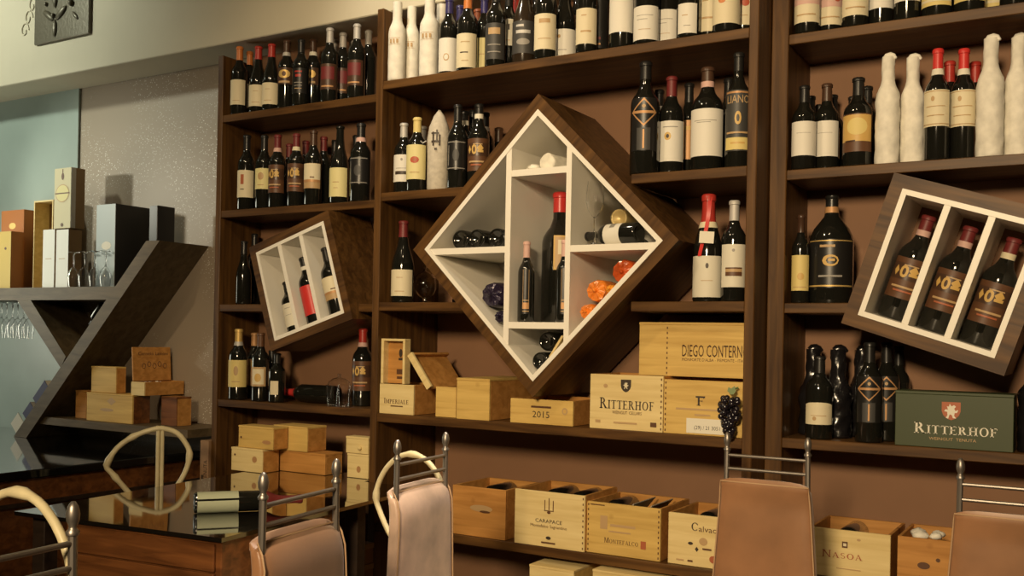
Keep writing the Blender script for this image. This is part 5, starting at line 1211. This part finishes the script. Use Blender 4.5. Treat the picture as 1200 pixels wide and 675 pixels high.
def chair(label, A, B, ztop, wb=1.24, cush=None, sd=1, hoops=(1, 1), inset=.012, group='metal chairs with tall satin backs', hp=(.165, .150, -.165), tilt=.03):
    """A, B: left and right back post (x, y) seen from behind ; the chair faces away from the viewer"""
    A = Vector((A[0], A[1], 0)); B = Vector((B[0], B[1], 0)); w = (B-A).length
    ex = (B-A).normalized(); ey = Vector((-ex.y, ex.x, 0)); c = (A+B)/2
    M = Matrix(((ex.x, ey.x, 0, c.x), (ex.y, ey.y, 0, c.y), (0, 0, 1, ZF), (0, 0, 0, 1)))
    t = thing('dining_chair', label, 'chair', M=M, group=group)
    h = ztop-ZF; cu = cush or CUSH
    for s in (-1, 1):
        x = s*w/2; q = MB()
        q.tube([(x*1.12, -.02, 0), (x*1.06, .0, .45), (x, 0, h-.045)], .007, METAL, 10)
        q.build('back_post', t, True)
        q = MB(); q.lathe([(0, h-.052), (.0092, h-.050), (.010, h-.045), (.0065, h-.041), (.0055, h-.037), (.0092, h-.029), (.010, h-.019), (.0078, h-.008), (.0035, h-.001), (0, h)], METAL, 14, Matrix.Translation((x, 0, 0))); q.build('finial', t, True, 60)
    for dz in (.062, .098):
        MB().tube([(-w/2, 0, h-dz), (w/2, 0, h-dz)], .0045, METAL, 10).build('crossbar', t)
    # tapered back cushion
    zt = h-.118; zb = .50; wt = w/2+.010; wbm = wt*wb; mb = MB(); nx, nz = 10, 30; th = .019
    def sec(f):                                   # half width at height fraction
        return wbm+(wt-wbm)*f
    loops = []
    n = 36; vs = []; fs = []
    for j in range(nz+1):
        f = j/nz; z = zb+(zt-zb)*f; hw = sec(f); tt = th*(1 if f < .86 else math.sqrt(max(.02, 1-((f-.86)/.142)**2)))
        for k in range(n):
            a = 2*pi*k/n; ca, sa = math.cos(a), math.sin(a); p = 5
            r_ = (abs(ca)**p+abs(sa)**p)**(-1/p)
            vs.append((hw*r_*ca, tt*r_*sa*(1+.10*math.sin(pi*f))+sd*(.020*max(0, (f-.80)/.20)**2), z-(.012*abs(ca*r_)**6 if f > .95 else 0)))
    for j in range(nz):
        for k in range(n): fs.append((j*n+k, j*n+(k+1) % n, (j+1)*n+(k+1) % n, (j+1)*n+k))
    fs += [tuple(range(n))[::-1], tuple(nz*n+k for k in range(n))]
    mb.add(vs, fs, cu); cush_o = mb.build('back_cushion', t, True, 50)
    q = MB(); side = [(zb+(zt-zb)*f) for f in (0, .2, .4, .6, .75, .85, .92, .97)]
    def pp(sx, z):
        f = (z-zb)/(zt-zb); return (sx*sec(f)*.985, -th*.90*(1 if f < .86 else math.sqrt(max(.02, 1-((f-.86)/.142)**2)))+sd*(.020*max(0, (f-.80)/.20)**2), z)
    q.tube([pp(-1, z) for z in side]+[pp(1, z) for z in side[::-1]], .0020, PIPING, 8); q.build('piping', cush_o, True, 60)
    # seat and front legs
    mb = MB(); mb.box(-.19, .19, *sorted((sd*.03, sd*.41)), .43, .49, cu, bev=.02); mb.build('seat', t, False)
    for s in (-1, 1): MB().tube([(s*.17, sd*.39, 0), (s*.16, sd*.37, .43)], .011, METAL, 10).build('front_leg', t)
    # bamboo hoop arms
    rx, rz, dz = hp
    for s, on in zip((-1, 1), hoops):
        if not on: continue
        q = MB(); cc = Vector((s*(w/2+.015), rx*.98, h+dz)); ux = Vector((s*.10, .99, 0)); uz = Vector((0, 0, 1)); pts = []; rr = []
        for i, (u_, v_) in enumerate(smooth_loop(ARM)):
            pts.append(cc-ux*(rx*u_)+uz*(rz*v_)); rr.append(.0074+(.0026 if i % 12 in (0, 1) else 0))
        q.tube(pts, rr, BAMBOO, 10, True); q.build('hoop_arm', t, True, 70)
    return t
ZC = -.25
CUSH_P = plain('rose_satin_fabric', (.58, .41, .31), .34, 0, .1, .6, noise=.34, nscale=9, sheen=.2)
def pts_at(a, b): A = atz(*a, ZC); B = atz(*b, ZC); return (A.x, A.y), (B.x, B.y)
A, B = pts_at((309, 553), (394.5, 537))
chair('brown satin chair with dark metal top rail, second from left', A, B, ZC, hoops=(0, 0))
A, B = pts_at((466, 515), (522.5, 506))
chair('rose satin chair with bamboo hoop arm, standing in front of the middle bookcase', A, B, ZC, cush=CUSH_P, wb=1.15, hoops=(0, 1), hp=(.117, .13, -.198))
A = atz(86, 587, ZC)
chair('brown satin chair with bamboo hoop arm cut by the left picture edge', (A.x+.025, A.y-.235), (A.x, A.y), ZC, hoops=(0, 1), hp=(.14, .135, -.135))
A, B = pts_at((852.5, 502), (947.5, 500))
yc = 2.62
A = at(852.5, 515, yc); B = at(947, 515, yc)
chair('orange-brown satin chair right of centre, in front of the dark upright', (A.x, yc), (B.x, yc), -.243, hoops=(0, 0), sd=-1)
A = at(1126, 530, yc-.06)
chair('orange-brown satin chair cut by the right picture edge', (A.x, yc-.06), (A.x+.215, yc-.06), -.262, hoops=(0, 0), sd=-1)
# bamboo hoop chair behind the table
q = Vector((-3.19, 2.60, 0))
lat = Vector((.66, .75, 0)).normalized(); M = Matrix(((lat.x, -lat.y, 0, q.x), (lat.y, lat.x, 0, q.y), (0, 0, 1, ZF), (0, 0, 0, 1)))
t = thing('bamboo_chair', 'pale bamboo chair whose round hoop rises behind the glass table', 'chair', M=M)
mb = MB(); pts = []; rr = []; N = 40; zc0 = -.535-ZF
for i, (u_, v_) in enumerate(smooth_loop(EGG)):
    pts.append((.00315*u_, 0, zc0+.006+.00315*v_)); rr.append(.0105+(.0035 if i in (0, 1, 6, 21, 22, 29, 41) else 0))
mb.tube(pts, rr, BAMBOO, 10, True); mb.build('hoop', t, True, 70)
for dx in (.030, .046): MB().tube([(dx, 0, zc0-.165), (dx, 0, zc0+.168)], .0075, BAMBOO, 8).build('centre_bar', t)
for s in (-1, 1): MB().tube([(s*.16, .0, 0), (s*.13, 0, zc0-.12)], .013, BAMBOO, 10).build('rear_leg', t); MB().tube([(s*.15, -.31, 0), (s*.14, -.29, .42)], .013, BAMBOO, 10).build('front_leg', t)
MB().box(-.165, .165, -.31, .012, .41, .45, CUSH, bev=.015).build('seat', t, False)
MB().tube([(-.145, 0, zc0-.13), (.145, 0, zc0-.13)], .011, BAMBOO, 8).build('cross_rail', t)

# ------------------------------------------------------------------ relief panel on the bulkhead
tlp = at(40, -20, 3.045); brp = at(104, 40, 3.045); blp = at(40, 53, 3.045)
t = thing('relief_panel', 'dark metallic relief panel with leaf ornament on the beige bulkhead', 'wall panel', (blp.x, 3.0595, blp.z))
w = brp.x-blp.x; RM = plain('pewter_relief', (.13, .115, .08), .42, .3, bump=.6, nscale=60)
MB().box(0, w, -.016, 0, 0, .36, RM, bev=.003).build('plate', t, False)
for (x, z, s, a) in ((.12, .13, .05, .6), (.22, .13, .05, -.6), (.17, .06, .045, 1.57), (.17, .21, .05, 1.57), (.30, .20, .03, .3), (.33, .10, .03, .8), (.07, .24, .035, .9), (.25, .27, .04, .2)):
    MB().ball((0, 0, 0), s, RM, 12, 8, Matrix.Translation((x, -.018, z)) @ Matrix.Rotation(a, 4, 'Y'), (1, .25, .35)).build('leaf', t, True, 60)
for (x, z, r_) in ((.16, .125, .011), (.30, .165, .016), (.10, .19, .010), (.22, .30, .012)): MB().ball((x, -.022, z), r_, RM, 12, 8).build('bud', t, True, 60)
mb = MB()
for k in range(3): mb.tube([(-.04-.03*k+.035*math.cos(a)*(1-a/9), -.002, .21-.06*k+.045*math.sin(a)*(1-a/9)) for a in [i*.35 for i in range(20)]], .003, SOFFIT, 6)
mb.build('plaster_scroll', t, True, 60)

# ------------------------------------------------------------------ light
def spot(name, loc, tgt, power, colr, size=100, blend=.6, radius=.05):
    l = bpy.data.lights.new(name, 'SPOT'); l.energy = power; l.color = colr; l.spot_size = rad(size); l.spot_blend = blend; l.shadow_soft_size = radius
    o = bpy.data.objects.new(name, l); C.objects.link(o); o.location = loc
    o.rotation_euler = (Vector(tgt)-Vector(loc)).to_track_quat('-Z', 'Y').to_euler(); return o
def area(name, loc, tgt, power, colr, sx, sy):
    l = bpy.data.lights.new(name, 'AREA'); l.energy = power; l.color = colr; l.shape = 'RECTANGLE'; l.size = sx; l.size_y = sy
    o = bpy.data.objects.new(name, l); C.objects.link(o); o.location = loc
    o.rotation_euler = (Vector(tgt)-Vector(loc)).to_track_quat('-Z', 'Y').to_euler(); return o
WARM = (1, .76, .46); COOL = (1, .97, .77)
k_ = spot('warm_room_lamp', (-.18, -2.1, 1.30), (-1.25, 3.1, .15), 880, WARM, 62, 1.0, .35)
spot('unseen_ceiling_spot', (-1.95, 1.0, 2.05), (-1.75, 3.0, .3), 48, WARM, 95, .7, .045)
spot('unseen_ceiling_spot', (-.75, 1.0, 2.05), (-.35, 3.1, .3), 20, WARM, 95, .7, .045)
spot('unseen_ceiling_spot', (-2.75, 1.0, 2.05), (-2.7, 3.1, .3), 18, WARM, 60, .8, .045)
spot('chair_spot', (-.90, 2.35, 1.95), (-1.46, 2.0, -.42), 170, (1, .84, .68), 20, .7, .06)
spot('chair_spot', (-1.28, 1.74, 2.05), (-1.32, 1.74, -.4), 180, (1, .88, .72), 36, .8, .05)
spot('unseen_ceiling_spot', (-2.25, 2.2, 2.1), (-2.1, 3.0, 1.12), 42, (1, .88, .68), 70, .9, .06)
spot('unseen_ceiling_spot', (-3.1, 1.3, 2.05), (-3.95, 3.05, -.30), 75, WARM, 26, .8, .05)  # added warm fill to brighten the boxes on the lower bar shelf
spot('cool_bar_spot', (-5.7, 1.5, .92), (-4.45, 3.28, .55), 88, COOL, 44, .8, .08)
area('cool_left_light', (-6.05, 2.2, .1), (-4.6, 3.2, -.1), 14, COOL, .8, .8)  # soft area light from the left, out of view
spot('cool_ceiling_spot', (-5.2, 1.6, 2.05), (-4.9, 3.06, 1.6), 100, (.96, 1, .80), 90, .9, .1)
w = bpy.data.worlds.new('room_air'); bpy.context.scene.world = w; w.use_nodes = True
w.node_tree.nodes['Background'].inputs['Color'].default_value = (.9, .75, .55, 1); w.node_tree.nodes['Background'].inputs['Strength'].default_value = .02
vs_ = bpy.context.scene.view_settings
vs_.view_transform = 'Standard'; vs_.look = 'None'; vs_.exposure = 0; vs_.gamma = 1; vs_.use_curve_mapping = False
